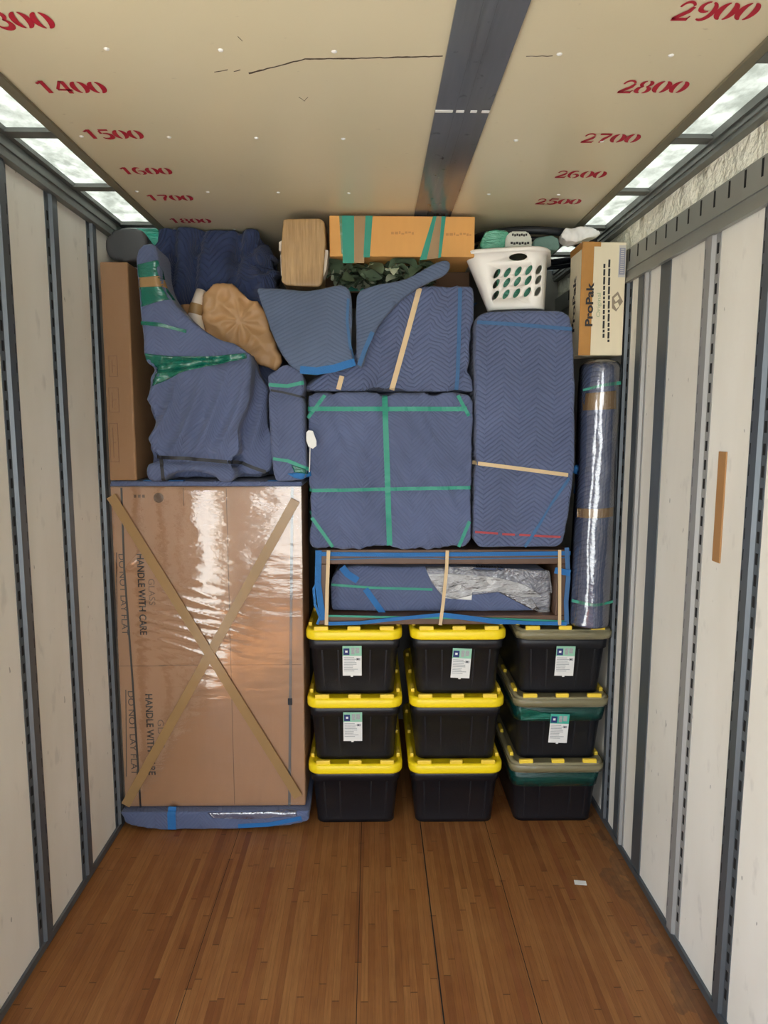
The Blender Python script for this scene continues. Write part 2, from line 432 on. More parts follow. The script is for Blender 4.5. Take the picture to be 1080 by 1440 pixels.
    t.set(Base_Color=c, Metallic=.25, Roughness=.2, Specular_IOR_Level=.8); t.bump(t.noise(7, 2, stretch=(5, .3, 1)), .10, .02); M['steel'] = t.m
    # translucent fibreglass roof light
    t = NT('fibreglass_rooflight'); tr = t.n.new('ShaderNodeBsdfTranslucent'); df = t.n.new('ShaderNodeBsdfDiffuse')
    c = t.mix(t.ramp(t.noise(16, 5, stretch=(1, .6, 1), rough=.7), (.38, 0.0), (.62, 1.0)), (.26, .265, .24, 1), (.42, .42, .39, 1))
    t.link(c, tr.inputs[0]); df.inputs[0].default_value = (.7, .72, .66, 1)
    mx = t.n.new('ShaderNodeMixShader'); mx.inputs[0].default_value = .15
    t.link(tr.outputs[0], mx.inputs[1]); t.link(df.outputs[0], mx.inputs[2]); t.link(mx.outputs[0], t.n['Material Output'].inputs[0]); M['rooflight'] = t.m
    t = NT('crinkled_light_metal'); h = t.math('ADD', t.noise(9, 4), t.math('MULTIPLY', t.noise(32, 3), .4))
    t.set(Base_Color=t.mix(h, srgb(236, 230, 206), srgb(250, 246, 230)), Metallic=0.0, Roughness=.35); t.bump(h, 1.0, .06); M['crinkle'] = t.m
    M['etrack'] = plain('grey_slotted_track', srgb(150, 152, 146), .45, metal=.45, scale=6)
    M['asphalt'] = plain('pale_concrete_yard', srgb(188, 184, 176), .9, scale=3)
    M['back'] = plain('dull_grey_bulkhead', srgb(120, 118, 112), .7)
setting_mats()

# ------------------------------------------------------------------ the trailer
WX = 1.238                    # panel face of both walls
YB = 4.55                     # bulkhead
bm = bmesh.new(); bx(bm, -60, 60, -60, 60, -1.25, -1.2); struct('ground', bm, M['asphalt'])
bm = bmesh.new(); bx(bm, -WX-.06, WX+.06, REAR, YB+.05, -.06, 0); fl = struct('floor', bm, M['floor'])
bm = bmesh.new()
for x, wd in ((.2865, .005), (-.014, .0025), (.62, .0025), (-.63, .002)): bx(bm, x-wd/2, x+wd/2, REAR, YB, -.001, .0006)
obj('board_seam', bm, M['slot'], fl)
def wall(side):
    s = -1 if side == 'left' else 1
    top = 2.93 if s < 0 else 2.69
    bm = bmesh.new()
    xa, xb = min(s*WX, s*(WX+.06)), max(s*WX, s*(WX+.06))
    if s < 0:
        bx(bm, xa, xb, REAR, DOOR[0], 0, top); bx(bm, xa, xb, DOOR[1], YB+.05, 0, top); bx(bm, xa, xb, DOOR[0], DOOR[1], DOOR[2], top)
    else: bx(bm, xa, xb, REAR, YB+.05, 0, top)
    o = struct('wall_'+side, bm, M['ply'])
    bm = bmesh.new(); bx(bm, min(s*WX, s*(WX-.012)), max(s*WX, s*(WX-.012)), DOOR[1] if s < 0 else REAR, YB, .001, .03)
    struct('baseboard_'+side, bm, M['post'])
wall('left'); wall('right')
bm = bmesh.new(); bx(bm, -WX, WX, YB, YB+.05, 0, 3.1); struct('wall_back', bm, M['back'])
NTRIM = [0]
def trim(bm, mats, smooth=False):
    NTRIM[0] += 1; return struct('trim_%d' % NTRIM[0], bm, mats, None, smooth)
def post(s, y0, y1, z1, kind='slotted', mat='post', slots=True):
    """hat-section liner post: two slotted flanges and a raised rib"""
    w_ = y1-y0; fl_ = w_*.27; h0, h1 = .003, .016
    prof = [(y0, 0), (y0, h0), (y0+fl_, h0), (y0+fl_+.006, h1), (y1-fl_-.006, h1), (y1-fl_, h0), (y1, h0), (y1, 0)]
    if kind == 'flat': prof = [(y0, 0), (y0, .005), (y1, .005), (y1, 0)]
    bm = bmesh.new(); rings = []
    for z in (.03, z1): rings.append([(s*(WX-h), y, z) for y, h in prof])
    loft(bm, rings, smooth=False)
    if slots:
        z = .10
        hh = .0042 if kind != 'flat' else .0062
        while z < z1-.06:
            for yc in (y0+fl_*.5, y1-fl_*.5):
                bx(bm, min(s*(WX-hh), s*(WX-hh+.004)), max(s*(WX-hh), s*(WX-hh+.004)), yc-.006, yc+.006, z, z+.036, 1)
            z += .068
    fix(bm); trim(bm, [M[mat], M['slot']])
y = 2.4275
for k in range(-12, 5):
    if not DOOR[0]-.11 < y+.395*k < DOOR[1]+.01: post(-1, y+.395*k, y+.395*k+.11, 2.93)
post(1, 2.065, 2.165, 2.69)
post(1, 2.43, 2.545, 2.69, mat='post_bright')
post(1, 2.825, 2.92, 2.69, kind='flat', slots=False)
post(1, 3.03, 3.085, 2.69, mat='post_bright', slots=False)
post(1, 3.105, 3.16, 2.69, kind='flat', slots=False)
for k in range(1, 12): post(1, 2.065-.395*k, 2.165-.395*k, 2.69)
post(1, 3.24, 3.34, 2.69)
post(1, 3.65, 3.75, 2.69)
# top rails along both walls, slotted track and light sheet over the right wall
bm = bmesh.new(); bx(bm, -WX-.06, -1.185, REAR, YB, 2.995, 3.012); bx(bm, -WX-.06, -1.205, REAR, YB, 2.925, 2.995); bx(bm, -1.215, -1.198, REAR, YB, 2.955, 2.972); trim(bm, M['rail'])
bm = bmesh.new(); bx(bm, 1.195, WX+.06, REAR, YB, 2.985, 3.012); bx(bm, 1.205, WX+.06, REAR, YB, 2.945, 2.985); bx(bm, 1.199, 1.212, REAR, YB, 2.962, 2.972); trim(bm, M['rail'])
bm = bmesh.new()
n = 150
rows = [[bm.verts.new((WX - .004*noise.noise(Vector((y_*9, z*25, 3))), y_, z)) for z in (2.83, 2.86, 2.89, 2.92, 2.95)] for y_ in [REAR+(YB-REAR)*i/n for i in range(n+1)]]
for a, b in zip(rows, rows[1:]):
    for k in range(4): bm.faces.new((a[k], a[k+1], b[k+1], b[k])).smooth = True
bx(bm, WX+.006, WX+.06, REAR, YB, 2.69, 3.0); fix(bm); trim(bm, M['crinkle'])
bm = bmesh.new()
bx(bm, 1.222, WX+.02, REAR, YB, 2.69, 2.835); bx(bm, 1.214, 1.224, REAR, YB, 2.735, 2.742); bx(bm, 1.212, 1.23, REAR, YB, 2.682, 2.70)
y = 2.17-.0985*44
while y < 4.3:
    bx(bm, 1.2205, 1.2235, y-.005, y+.005, 2.775, 2.828, 1); y += .0985
trim(bm, [M['etrack'], M['slot']])
# ceiling liner between the two roof-light strips
bm = bmesh.new(); bx(bm, -1.0, 1.04, REAR, YB, 3.0, 3.02); ce = struct('ceiling', bm, M['ceil'])
bm = bmesh.new()
for r_ in range(-8, 5):
    for k in range(7):
        x = -.952 + .2975*k; yv = 2.50 + .555*r_
        if .22 < x < .42: x += .13
        c = bmesh.ops.create_uvsphere(bm, u_segments=10, v_segments=6, radius=.008)
        bmesh.ops.scale(bm, vec=(1, 1, .45), verts=c['verts']); bmesh.ops.translate(bm, vec=(x, yv, 3.0), verts=c['verts'])
obj('rivet', bm, M['white'], ce, True)
bm = bmesh.new()
def crack(pts, wd):
    pts = [Vector(p) for p in pts]
    q = []
    for a, b in zip(pts, pts[1:]):
        n = max(2, int((b-a).length/.012))
        q += [a.lerp(b, k/n) for k in range(n)]
    q.append(pts[-1]); rings = []
    for i, p in enumerate(q):
        j = .003*noise.noise(Vector((p.x*60, p.y*60, 1))); ww = wd*(.55+.8*abs(noise.noise(Vector((p.x*35, 4, 2)))))
        rings.append([(p.x, p.y+j-ww, 2.9995), (p.x, p.y+j+ww, 2.9995), (p.x, p.y+j+ww, 3.001), (p.x, p.y+j-ww, 3.001)])
    loft(bm, rings, smooth=False)
crack([(-.305, 2.063), (-.14, 1.984), (.0, 1.978), (.228, 1.962)], .0042)
crack([(-.40, 2.058), (-.36, 2.045)], .002); crack([(-.345, 2.055), (-.325, 2.045)], .0018); crack([(.45, 1.957), (.52, 1.955)], .002)
crack([(-.30, 1.88), (-.292, 1.90)], .002); crack([(-.18, 2.20), (-.165, 2.225)], .002); crack([(-.165, 2.222), (-.152, 2.20)], .002)
fix(bm); obj('crack', bm, plain('dark_crack', srgb(74, 62, 48), .9), ce)
# red stencilled volume figures
def stroke(bm, pts, w0, w1=None, n=1):
    pts = [Vector(p) for p in pts]; L = len(pts)-1; prev = None
    for i, p in enumerate(pts):
        t = (pts[min(i+1, L)]-pts[max(i-1, 0)]).normalized(); nn = Vector((-t.y, t.x))
        f = i/L; ww = (w0 if w1 is None else w0+(w1-w0)*math.sin(math.pi*f))/2
        cur = (bm.verts.new((*(p+nn*ww), 0)), bm.verts.new((*(p-nn*ww), 0)))
        if prev: bm.faces.new((prev[0], prev[1], cur[1], cur[0]))
        prev = cur
def arc(cx, cy, rx, ry, a0, a1, n=12): return [(cx+rx*math.cos(R(a0+(a1-a0)*k/n)), cy+ry*math.sin(R(a0+(a1-a0)*k/n))) for k in range(n+1)]
def digit(bm, ch, ox):
    t0, t1 = .05, .24
    A = lambda *a, w=(t0, t1): stroke(bm, [(x+ox, y) for x, y in arc(*a)], *w)
    S = lambda pts, w=.14, w1=None: stroke(bm, [(x+ox, y) for x, y in pts], w, w1)
    if ch == '0': A(.36, .5, .25, .42, 104, 256); A(.36, .5, .25, .42, -76, 76)
    elif ch == '1': S([(.38, .04), (.38, .96)], .2); S([(.30, .86), (.12, .74)], .12)
    elif ch == '2': A(.36, .66, .23, .27, 175, 20, w=(.08, .12)); S([(.60, .70), (.52, .48), (.30, .26), (.12, .10)], .12, .2); S([(.10, .08), (.66, .08)], .15); S([(.62, .1), (.68, .24)], .06)
    elif ch == '3': A(.34, .70, .22, .23, 160, -70, w=(.06, .2)); A(.34, .28, .25, .25, 70, -160, w=(.06, .22))
    elif ch == '4': S([(.44, .94), (.08, .34)], .12); S([(.06, .30), (.68, .30)], .12); S([(.52, .03), (.52, .94)], .19)
    elif ch == '5': S([(.16, .92), (.62, .92)], .15); S([(.16, .84), (.16, .55)], .12); A(.34, .32, .27, .27, 110, -150, w=(.07, .22))
    elif ch == '6': A(.36, .48, .27, .44, 60, 255, w=(.06, .2)); A(.38, .28, .22, .24, 120, -90, w=(.06, .18))
    elif ch == '7': S([(.08, .90), (.64, .90)], .16); S([(.62, .82), (.40, .45), (.30, .05)], .12, .2)
    elif ch == '8': A(.36, .71, .20, .20, 105, 255, w=(.06, .17)); A(.36, .71, .20, .20, -75, 75, w=(.06, .17)); A(.36, .27, .25, .24, 105, 255, w=(.06, .2)); A(.36, .27, .25, .24, -75, 75, w=(.06, .2))
    elif ch == '9': A(.36, .50, .27, .44, 75, -120, w=(.06, .2)); A(.34, .70, .22, .24, 300, 90, w=(.06, .17))
def number(s, x0, yc):
    bm = bmesh.new()
    for i, ch in enumerate(s): digit(bm, ch, i*.72)
    me = bpy.data.meshes.new('n'); bm.to_mesh(me); bm.free()
    h = .080; me.transform(Matrix.Diagonal((.198/2.86, h, 1, 1)))
    me.transform(frame_m((x0, yc+h/2, 2.9985), (1, 0, 0), (0, -1, 0)))
    o = obj('stencilled_number', me, M['red_paint'], ce); o['label'] = 'red stencilled %s' % s
for s, yv in (('1200', 1.47), ('1300', 1.818), ('1400', 2.152), ('1500', 2.478), ('1600', 2.815), ('1700', 3.130), ('1800', 3.465)): number(s, -.936, yv)
for s, yv in (('3000', 1.37), ('2900', 1.747), ('2800', 2.113), ('2700', 2.472), ('2600', 2.812), ('2500', 3.14)): number(s, .755, yv)
# steel strip down the middle, olive edge trims, roof bows, roof lights
bm = bmesh.new()
bx(bm, .235, .405, REAR, YB, 2.992, 3.001); bx(bm, .296, .300, REAR, YB, 2.9895, 2.993); bx(bm, .330, .3335, REAR, YB, 2.9895, 2.993)
trim(bm, M['steel'])
bm = bmesh.new()
for a, b in ((.236, .29), (.30, .325), (.345, .365), (.38, .404)): bx(bm, a, b, 2.258, 2.272, 2.9905, 2.993)
trim(bm, M['white'])
for s, x in ((-1, -1.0), (1, 1.04)):
    bm = bmesh.new(); bx(bm, min(x, x+s*.035), max(x, x+s*.035), REAR, YB, 2.994, 3.012); bx(bm, min(x-s*.004, x+s*.012), max(x-s*.004, x+s*.012), REAR, YB, 2.990, 2.999)
    trim(bm, M['olive_trim'])
for k in range(-9, 6):
    yv = 2.478 + .535*k
    for a, b in ((-1.19, -1.03), (1.07, 1.20)):
        bm = bmesh.new(); bx(bm, a, b, yv-.032, yv+.022, 2.992, 3.0); bx(bm, a, b, yv-.014, yv+.006, 3.0, 3.013); trim(bm, M['rail'])
for i, (a, b) in enumerate(((-WX-.05, -.98), (1.02, WX+.05))):
    bm = bmesh.new(); bx(bm, a, b, REAR, YB+.05, 3.014, 3.018); struct('window_%d' % (i+1), bm, M['rooflight'])
bm = bmesh.new(); bx(bm, -WX-.06, -WX-.045, REAR, YB, 2.9, 3.03); bx(bm, WX+.045, WX+.06, REAR, YB, 2.9, 3.03); trim(bm, M['rail'])

# ------------------------------------------------------------------ cargo: totes
M['black_plastic'] = plain('black_tote_plastic', srgb(25, 26, 31), .38, var=.1, bump=.1, bscale=150)
M['yellow'] = plain('yellow_lid_plastic', srgb(255, 222, 26), .35, var=.05)
M['yellow_lug'] = plain('lit_yellow_lug', srgb(250, 214, 70), .35, var=.05)  # lid plastic made paler: light on the up-facing lugs put into the colour
M['lid_dull'] = plain('taped_over_lid', srgb(158, 150, 118), .35, var=.12, scale=10)
M['lid_olive'] = film('pale_tape_over_lid', tint=(.8, .8, .7, 1), rough=.2, gl=.05, bscale=8, body=.72, bodycol=srgb(150, 142, 108))
M['mint'] = plain('mint_print', srgb(150, 205, 176), .5); M['navy_print'] = plain('navy_print', srgb(34, 48, 110), .5)
M['grey_print'] = plain('grey_fine_print', srgb(168, 170, 172), .6, var=.3, scale=220)
PITCH_Z = .345
def make_tote():
    root = thing('storage_tote', '', 'storage tote', (0, 0, 0), 'black storage totes stacked three high')
    D = .74
    bm = bmesh.new()
    lv = [(0.004, .388, .012), (0, .396, 0), (.02, .398, 0), (.235, .432, 0), (.24, .448, 0), (.30, .456, 0)]
    rings = []
    for z, w_, ins in lv:
        d_ = D - (.46-w_)*1.2
        rings.append([(x, y+D/2, z) for x, y in rrect(w_, d_, .045)])
    loft(bm, rings)
    for x in (-.15, -.075, .075, .15):       # faint vertical ribs on the front
        for a, b in ((.0, .0),):
            yb, yt = (D-(D-(.46-.398)*1.2))/2, (D-(D-(.46-.432)*1.2))/2
            vs = [bm.verts.new(p) for p in ((x-.004, yb+.001, .03), (x+.004, yb+.001, .03), (x*1.06+.004, yt+.001, .232), (x*1.06-.004, yt+.001, .232))]
            vf = [bm.verts.new(v.co + Vector((0, -.0035, 0))) for v in vs]
            bm.faces.new(vf)
            for i in range(4): bm.faces.new((vs[i], vs[(i+1) % 4], vf[(i+1) % 4], vf[i]))
    fix(bm); obj('body', bm, M['black_plastic'], root)
    # lid: outer skirt, raised rim, sunk deck, castellated lugs
    bm = bmesh.new(); W_, L_ = .474, .80; yc = D/2
    prof = [(-.012, .302), (-.002, .297), (0, .305), (0, .332), (-.004, .341), (-.012, .345), (-.024, .345), (-.030, .338), (-.040, .336), (-.2, .336)]
    rings = []
    for o_, z in prof:
        rings.append([(x, y+yc, z) for x, y in rrect(W_+2*o_, L_+2*o_, max(.01, .065+o_))])
    loft(bm, rings, cap0=False, cap1=True)
    def lug(x0, x1, y0, y1): bx(bm, x0, x1, y0, y1, .338, .362, 1, .004, 2)
    for ys in (yc-L_/2+.010, yc+L_/2-.028):
        for a, b in ((-.195, -.125), (-.032, .032), (.125, .195)): lug(a, b, ys, ys+.018)
    for xs in (-W_/2+.010, W_/2-.028):
        for a, b in ((.06, .14), (.33, .41), (.60, .68)): lug(xs, xs+.018, a, b)
    fix(bm); obj('lid', bm, [M['yellow'], M['yellow_lug']], root)
    return root
tote0 = make_tote()
def sticker(root, x, z, rot=0, h=.158):
    bm = bmesh.new(); w_ = .094
    def plate(x0, x1, z0, z1, y, mi): bx(bm, x0, x1, y, y+.0008, z0, z1, mi)
    plate(-w_/2, w_/2, -h/2, h/2, 0, 0); plate(-w_/2, w_/2, h*.17, h/2, -.0006, 1)
    plate(-w_/2+.004, -w_/2+.034, h*.2, h*.42, -.0012, 2); plate(-w_/2+.013, -w_/2+.025, h*.28, h*.35, -.0018, 0)
    plate(-.004, .012, h*.22, h*.44, -.0012, 3); plate(.017, .036, h*.26, h*.44, -.0012, 3)
    random.seed(3)
    for k in range(9):
        zz = h*.12 - k*.0088
        plate(-w_/2+.006, -w_/2+.05+random.random()*.03, zz-.0035, zz, -.0008, 3)
    plate(.02, .04, h*.02, h*.10, -.0012, 3); plate(.024, .032, h*.04, h*.08, -.0018, 4)
    plate(-.008, .004, -h/2-.006, -h/2, 0, 0)
    o = bpy.data.meshes.new('s'); bm.to_mesh(o); bm.free()
    tilt = math.atan2(.0204+.005, .215)
    yv = (.062*1.2/2)*(1-(z-.02)/.215*.55) - .006
    o.transform(Matrix.Translation((x, yv-.0075, z)) @ Matrix.Rotation(rot, 4, 'Y') @ Matrix.Rotation(math.atan2(.0204, .215), 4, 'X'))
    me = obj('label', o, [M['white'], M['mint'], M['navy_print'], M['grey_print'], M['ink']], root); return me
def around(root, name, z0, z1, W0, W1, mat, L0, L1, lift, full=True):
    """a band of film or tape round a tote; W, L at the two heights"""
    bm = bmesh.new(); rings = []
    for z, w_, l_, o_ in ((z0, W0, L0, lift), (z1, W1, L1, lift), (z1, W1, L1, lift-.0015), (z0, W0, L0, lift-.0015)):
        rings.append([(x, y+.37, z) for x, y in rrect(w_+2*o_, l_+2*o_, .05+o_)])
    loft(bm, rings, closed=True); return obj(name, fix(bm), mat, root, False)
COLS = [(-.047, 'beside the tall taped carton'), (.461, 'in the middle stack'), (.975, 'in the stack against the white wall')]
LV = ['on the floor', 'halfway up', 'topmost']
def copy_tree(o, parent=None):
    c = o.copy(); C.objects.link(c); c.parent = parent; OFF[c] = Vector()
    for ch in list(o.children): copy_tree(ch, c)
    return c
TL = {(0, 0): 'unlabelled black tote with yellow lid on the floor beside the tall brown carton',
      (0, 1): 'labelled black tote with yellow lid, middle of the stack beside the brown carton',
      (0, 2): 'labelled black tote with yellow lid, topmost in the stack beside the brown carton',
      (1, 0): 'unlabelled black tote with yellow lid on the floor in the centre stack',
      (1, 1): 'unlabelled black tote with yellow lid, second tier of the centre stack',
      (1, 2): 'labelled black tote with yellow lid, topmost of the centre stack',
      (2, 0): 'black tote with grey taped lid and green film, on the floor by the white wall',
      (2, 1): 'labelled black tote wrapped in bright green film under an olive taped lid',
      (2, 2): 'labelled black tote with olive taped lid under the wrapped roll'}
allt = {}
protos = {}
for ci in range(3):
    for li in range(3):
        t = tote0 if (ci, li) == (0, 0) else copy_tree(tote0)
        allt[(ci, li)] = t
jit = {(0, 0): (.002, 3.265), (0, 1): (0, 3.262), (0, 2): (-.002, 3.264), (1, 0): (0, 3.262), (1, 1): (.002, 3.262), (1, 2): (.004, 3.264), (2, 0): (-.001, 3.266), (2, 1): (.008, 3.262), (2, 2): (.012, 3.264)}
for k, t in allt.items():
    dx, yv = jit[k]; t.location = (COLS[k[0]][0]+dx, yv, PITCH_Z*k[1]); t['label'] = TL[k]
for k, x, z, r_ in (((0, 1), -.010, .185, 0), ((0, 2), -.010, .18, 0), ((1, 2), .016, .165, R(3)), ((2, 2), .010, .175, R(1)), ((2, 1), -.008, .175, R(2))):
    so = sticker(allt[k], x, z, r_)
    if k == (2, 1):                    # label sits in front of the film; the film's tint is painted into its print
        so.location.y -= .012; so.data.materials[1] = plain('print_with_film_tint', srgb(70, 180, 158), .3)
lid_me = None
for k in ((2, 0), (2, 1), (2, 2)):
    lo = [c for c in allt[k].children if c.name.startswith('lid')][0]
    if lid_me is None: lid_me = lo.data.copy(); lid_me.materials[0] = M['lid_dull']
    lo.data = lid_me
    tp = around(allt[k], 'packing_tape', .300, .339, .474, .474, M['lid_olive'], .80, .80, .0025)
around(allt[(2, 0)], 'stretch_film', .205, .30, .436, .458, M['greenthin'], .715, .745, .004)
around(allt[(2, 1)], 'stretch_film', .212, .30, .436, .458, M['greenthin'], .715, .745, .010)
bm = bmesh.new()
pts = [(-.205, -.001, .29), (-.09, .001, .262), (.05, .004, .235), (-.02, .005, .228), (-.2, .006, .222)]
vs = [bm.verts.new((x, y-.012, z)) for x, y, z in pts]; bm.faces.new(vs); bmesh.ops.solidify(bm, geom=bm.faces, thickness=.001)
o = obj('film_fold', fix(bm), M['greenfilm'], allt[(2, 1)])

# ------------------------------------------------------------------ cargo: the tall glass carton and its pads
FY = 3.285
x0, x1, z0, z1 = -1.212, -.300, .102, 1.733
t = thing('glass_carton', 'tall brown carton crossed by an X of tape and wrapped in clear film', 'carton', (-.756, 3.45, z0))
bm = bmesh.new(); bx(bm, x0, x1, FY, FY+.34, z0, z1, 0, .008, 3)
box_front = [(x0, z0), (x1, z1)]
obj('carton_body', bm, M['card'], t)
bm = bmesh.new()
bx(bm, x0+.003, -.98, FY-.0008, FY+.002, 0.842, .8445); bx(bm, -.66, -.6575, FY-.0008, FY+.002, z0+.01, z1-.01)
bx(bm, x0+.2, x1-.01, FY-.0008, FY+.002, .846, .848); bx(bm, -.865, -.862, FY-.0008, FY+.002, 1.64, 1.725)
obj('flap_seam', bm, M['ink_faint'], t)
def fpt(px, py): return at(px, py, FY)
def flat_strip(p0, p1, wd, y=None, th=.0012):
    a, b = Vector((*fpt(*p0),)), Vector((*fpt(*p1),)); y = FY-.002 if y is None else y
    return ribbon([(a.x, y, a.y), (b.x, y, b.y)], wd, th)
obj('packing_tape', flat_strip((158, 697), (420, 1118), .046, FY-.019), M['tape'], t)
obj('packing_tape', flat_strip((416, 703), (178, 1130), .046, FY-.0165), M['tape'], t)
obj('strap', ribbon([(*[fpt(171, 686)[0], FY-.0035, fpt(171, 686)[1]],), (fpt(175, 800)[0], FY-.0035, fpt(175, 800)[1]), (fpt(187, 960)[0], FY-.0035, fpt(187, 960)[1]), (fpt(198, 1135)[0], FY-.0035, fpt(198, 1135)[1])], .009, .002), M['black_band'], t, label='black strap')
st = obj('strap', ribbon([(fpt(411, 686)[0], FY-.0035, fpt(411, 686)[1]), (fpt(407, 1133)[0], FY-.0035, fpt(407, 1133)[1])], .013, .002), plain('grey_strap', srgb(112, 112, 112), .4), t, label='grey strap')
bx_, bz_ = fpt(408, 986)
bm = bmesh.new(); bx(bm, bx_-.011, bx_+.011, FY-.0085, FY-.002, bz_-.017, bz_+.017, 0, .002); obj('buckle', bm, M['black_band'], st)
def vtext(s, x, y0, y1, wpx, mat, root, bold=0, Y=None):
    """text running down the face"""
    Y = FY-.0012 if Y is None else Y
    xa, za = at(x, y0, Y); xb, zb = at(x, y1, Y); h = abs(at(x+wpx, y0, Y)[0]-xa)
    me = text_fit(s, abs(za-zb), h, bold)
    me.transform(frame_m(((xa+xb)/2, Y, (za+zb)/2), (0, 0, -1), (1, 0, 0))); return obj('printed_text', me, mat, root)
for xs in ((213, 814, 851, 199, 779, 893, 173, 779, 893), (226, 1012, 1052, 211, 976, 1090, 186, 972, 1090)):
    vtext('GLASS', xs[0], xs[1], xs[2], 9, M['ink_faint'], t)
    vtext('HANDLE WITH CARE', xs[3], xs[4], xs[5], 10, M['ink'], t, .001)
    o = vtext('DO NOT LAY FLAT', xs[6], xs[7], xs[8], 9, M['ink'], t)
    obj('printed_line', flat_strip((xs[6]-9, xs[7]-2), (xs[6]-8, xs[8]+2), .004, FY-.0012, .0008), M['ink'], t)
bm = bmesh.new()
cxx, czz = fpt(223, 700); tube(bm, [(cxx, FY-.0014, czz), (cxx, FY+.001, czz)], .024, 24); obj('printed_mark', fix(bm), M['ink_faint'], t); bm = bmesh.new()
cxx, czz = fpt(197, 698)
for k in range(3): bx(bm, cxx-.03+.02*k, cxx-.018+.02*k, FY-.0012, FY+.001, czz-.006, czz+.008)
fix(bm); obj('printed_mark', bm, M['ink_faint'], t)
# stretch film: real billows and creases in the sheet
def film_sheet():
    bm = bmesh.new(); nx, nz = 150, 240; vs = []
    g = lambda u, c, s: math.exp(-((u-c)/s)**2)
    for j in range(nz+1):
        z = z0 + (z1-z0)*j/nz; row = []; f = j/nz
        for i in range(nx+1):
            x = x0 + (x1-x0)*i/nx
            up = 1/(1+math.exp(-(z-1.10)*22)); lo = 1-up
            wob = .02*noise.noise(Vector((z*2.2, 1, 0)))
            xr = -.83+wob                                       # taut vertical fold, upper half
            y_ = .006*g(x, xr, .30)*up
            xr2 = -.70+wob; y_ += .006*g(x, xr2, .30)*lo*(.7+.3*noise.noise(Vector((z*3, 5, 0))))
            # slanting tension creases that fan out from the tape crossing
            sl = z + .30*(x+.8) + .02*noise.noise(Vector((x*4, z*4, 0)))
            fan = g(z, 1.06, .16)*g(x, -.86, .22)
            y_ += fan*.0055*(1-abs(math.sin(sl*62)))**2
            y_ += .0009*(noise.noise(Vector((x*9, 0, z*13)))) + .0005*noise.noise(Vector((x*5, 2, z*38))) + .0006*noise.noise(Vector((x*3, 7, z*60)))*g(x, -.62, .3)*g(z, .45, .35)
            pull = g(x, -1.14, .05)*g(z, 1.36+.6*(x+1.14), .03); y_ += .008*pull
            edge = min(1, (x-x0)/.02, (x1-x)/.02, (z-z0)/.02, (z1-z)/.02)
            row.append(bm.verts.new((x, FY-.006 - max(-.002, y_)*max(0, edge), z)))
        vs.append(row)
    for a, b in zip(vs, vs[1:]):
        for i in range(nx):
            f = bm.faces.new((a[i], a[i+1], b[i+1], b[i])); f.smooth = True
    return bm
obj('stretch_film', film_sheet(), M['film'], t)

def soft(name, part, label, cat, outs, mat, group=None, **k):
    me = puff(outs, **k)
    xs = [v.co for v in me.vertices]
    loc = (sum(v.x for v in xs)/len(xs), sum(v.y for v in xs)/len(xs), min(v.z for v in xs))
    root = thing(name, label, cat, loc, group); bv = bvh_of(me)
    body = obj(part, me, mat, root, True); return root, bv, body

def keep(root, body, x0=-9, x1=9, z0=-9, z1=9):
    o = OFF[root]
    for v in body.data.vertices:
        v.co.x = min(max(v.co.x, x0-o.x), x1-o.x); v.co.z = min(max(v.co.z, z0-o.z), z1-o.z)
# pad under the carton
Y = 3.235
pl = catmull(P([(178, 1139), (290, 1138), (422, 1134), (432, 1146), (426, 1158), (345, 1166), (240, 1168), (183, 1160), (174, 1150)], Y), 4)
pl = [(x, max(.004, min(.103, z))) for x, z in pl]
t, bv, body = soft('moving_blanket', 'quilted_cloth', 'folded blue moving blanket on the wood floor under the tall carton', 'blanket', [(pl, Y, Y+.40, 1)], M['quilt_soft'], voxel=.009, smooth=6, disp=wrinkle(.006, 5, 9))
for v in body.data.vertices: v.co.z = min(v.co.z, .099)
obj('binding', band(bv, P([(241, 1137), (242, 1168)], Y), .040), M['bind'], t)
obj('binding', band(bv, P([(335, 1162), (380, 1159), (424, 1150)], Y), .022), M['bind'], t)
obj('stretch_film', patch(bv, P([(292, 1143), (418, 1141), (417, 1147), (350, 1152), (300, 1150)], Y), wr=lambda c: .003*noise.noise(c*20)), M['bag'], t)
# blanket laid over the carton top
Zt = 1.735
pl = [(-1.205, Zt), (-.295, Zt), (-.288, Zt+.012), (-.30, Zt+.024), (-1.2, Zt+.024)]
t, bv, body = soft('moving_blanket', 'quilted_cloth', 'thin blue grey blanket spread flat over the top of the tall carton', 'blanket', [(pl, 3.262, 3.66, 1)], M['quilt_soft'], voxel=.007, smooth=4, disp=wrinkle(.002, 5, 9))
for v in body.data.vertices: v.co.z = max(0.001, v.co.z)
for a, b in ((-1.05, -.98), (-.93, -.86), (-.46, -.40)):
    bm = bmesh.new(); bx(bm, a, b, 3.275, 3.31, Zt+.022, Zt+.0275, 0, .002); obj('binding', bm, M['bind'], t)

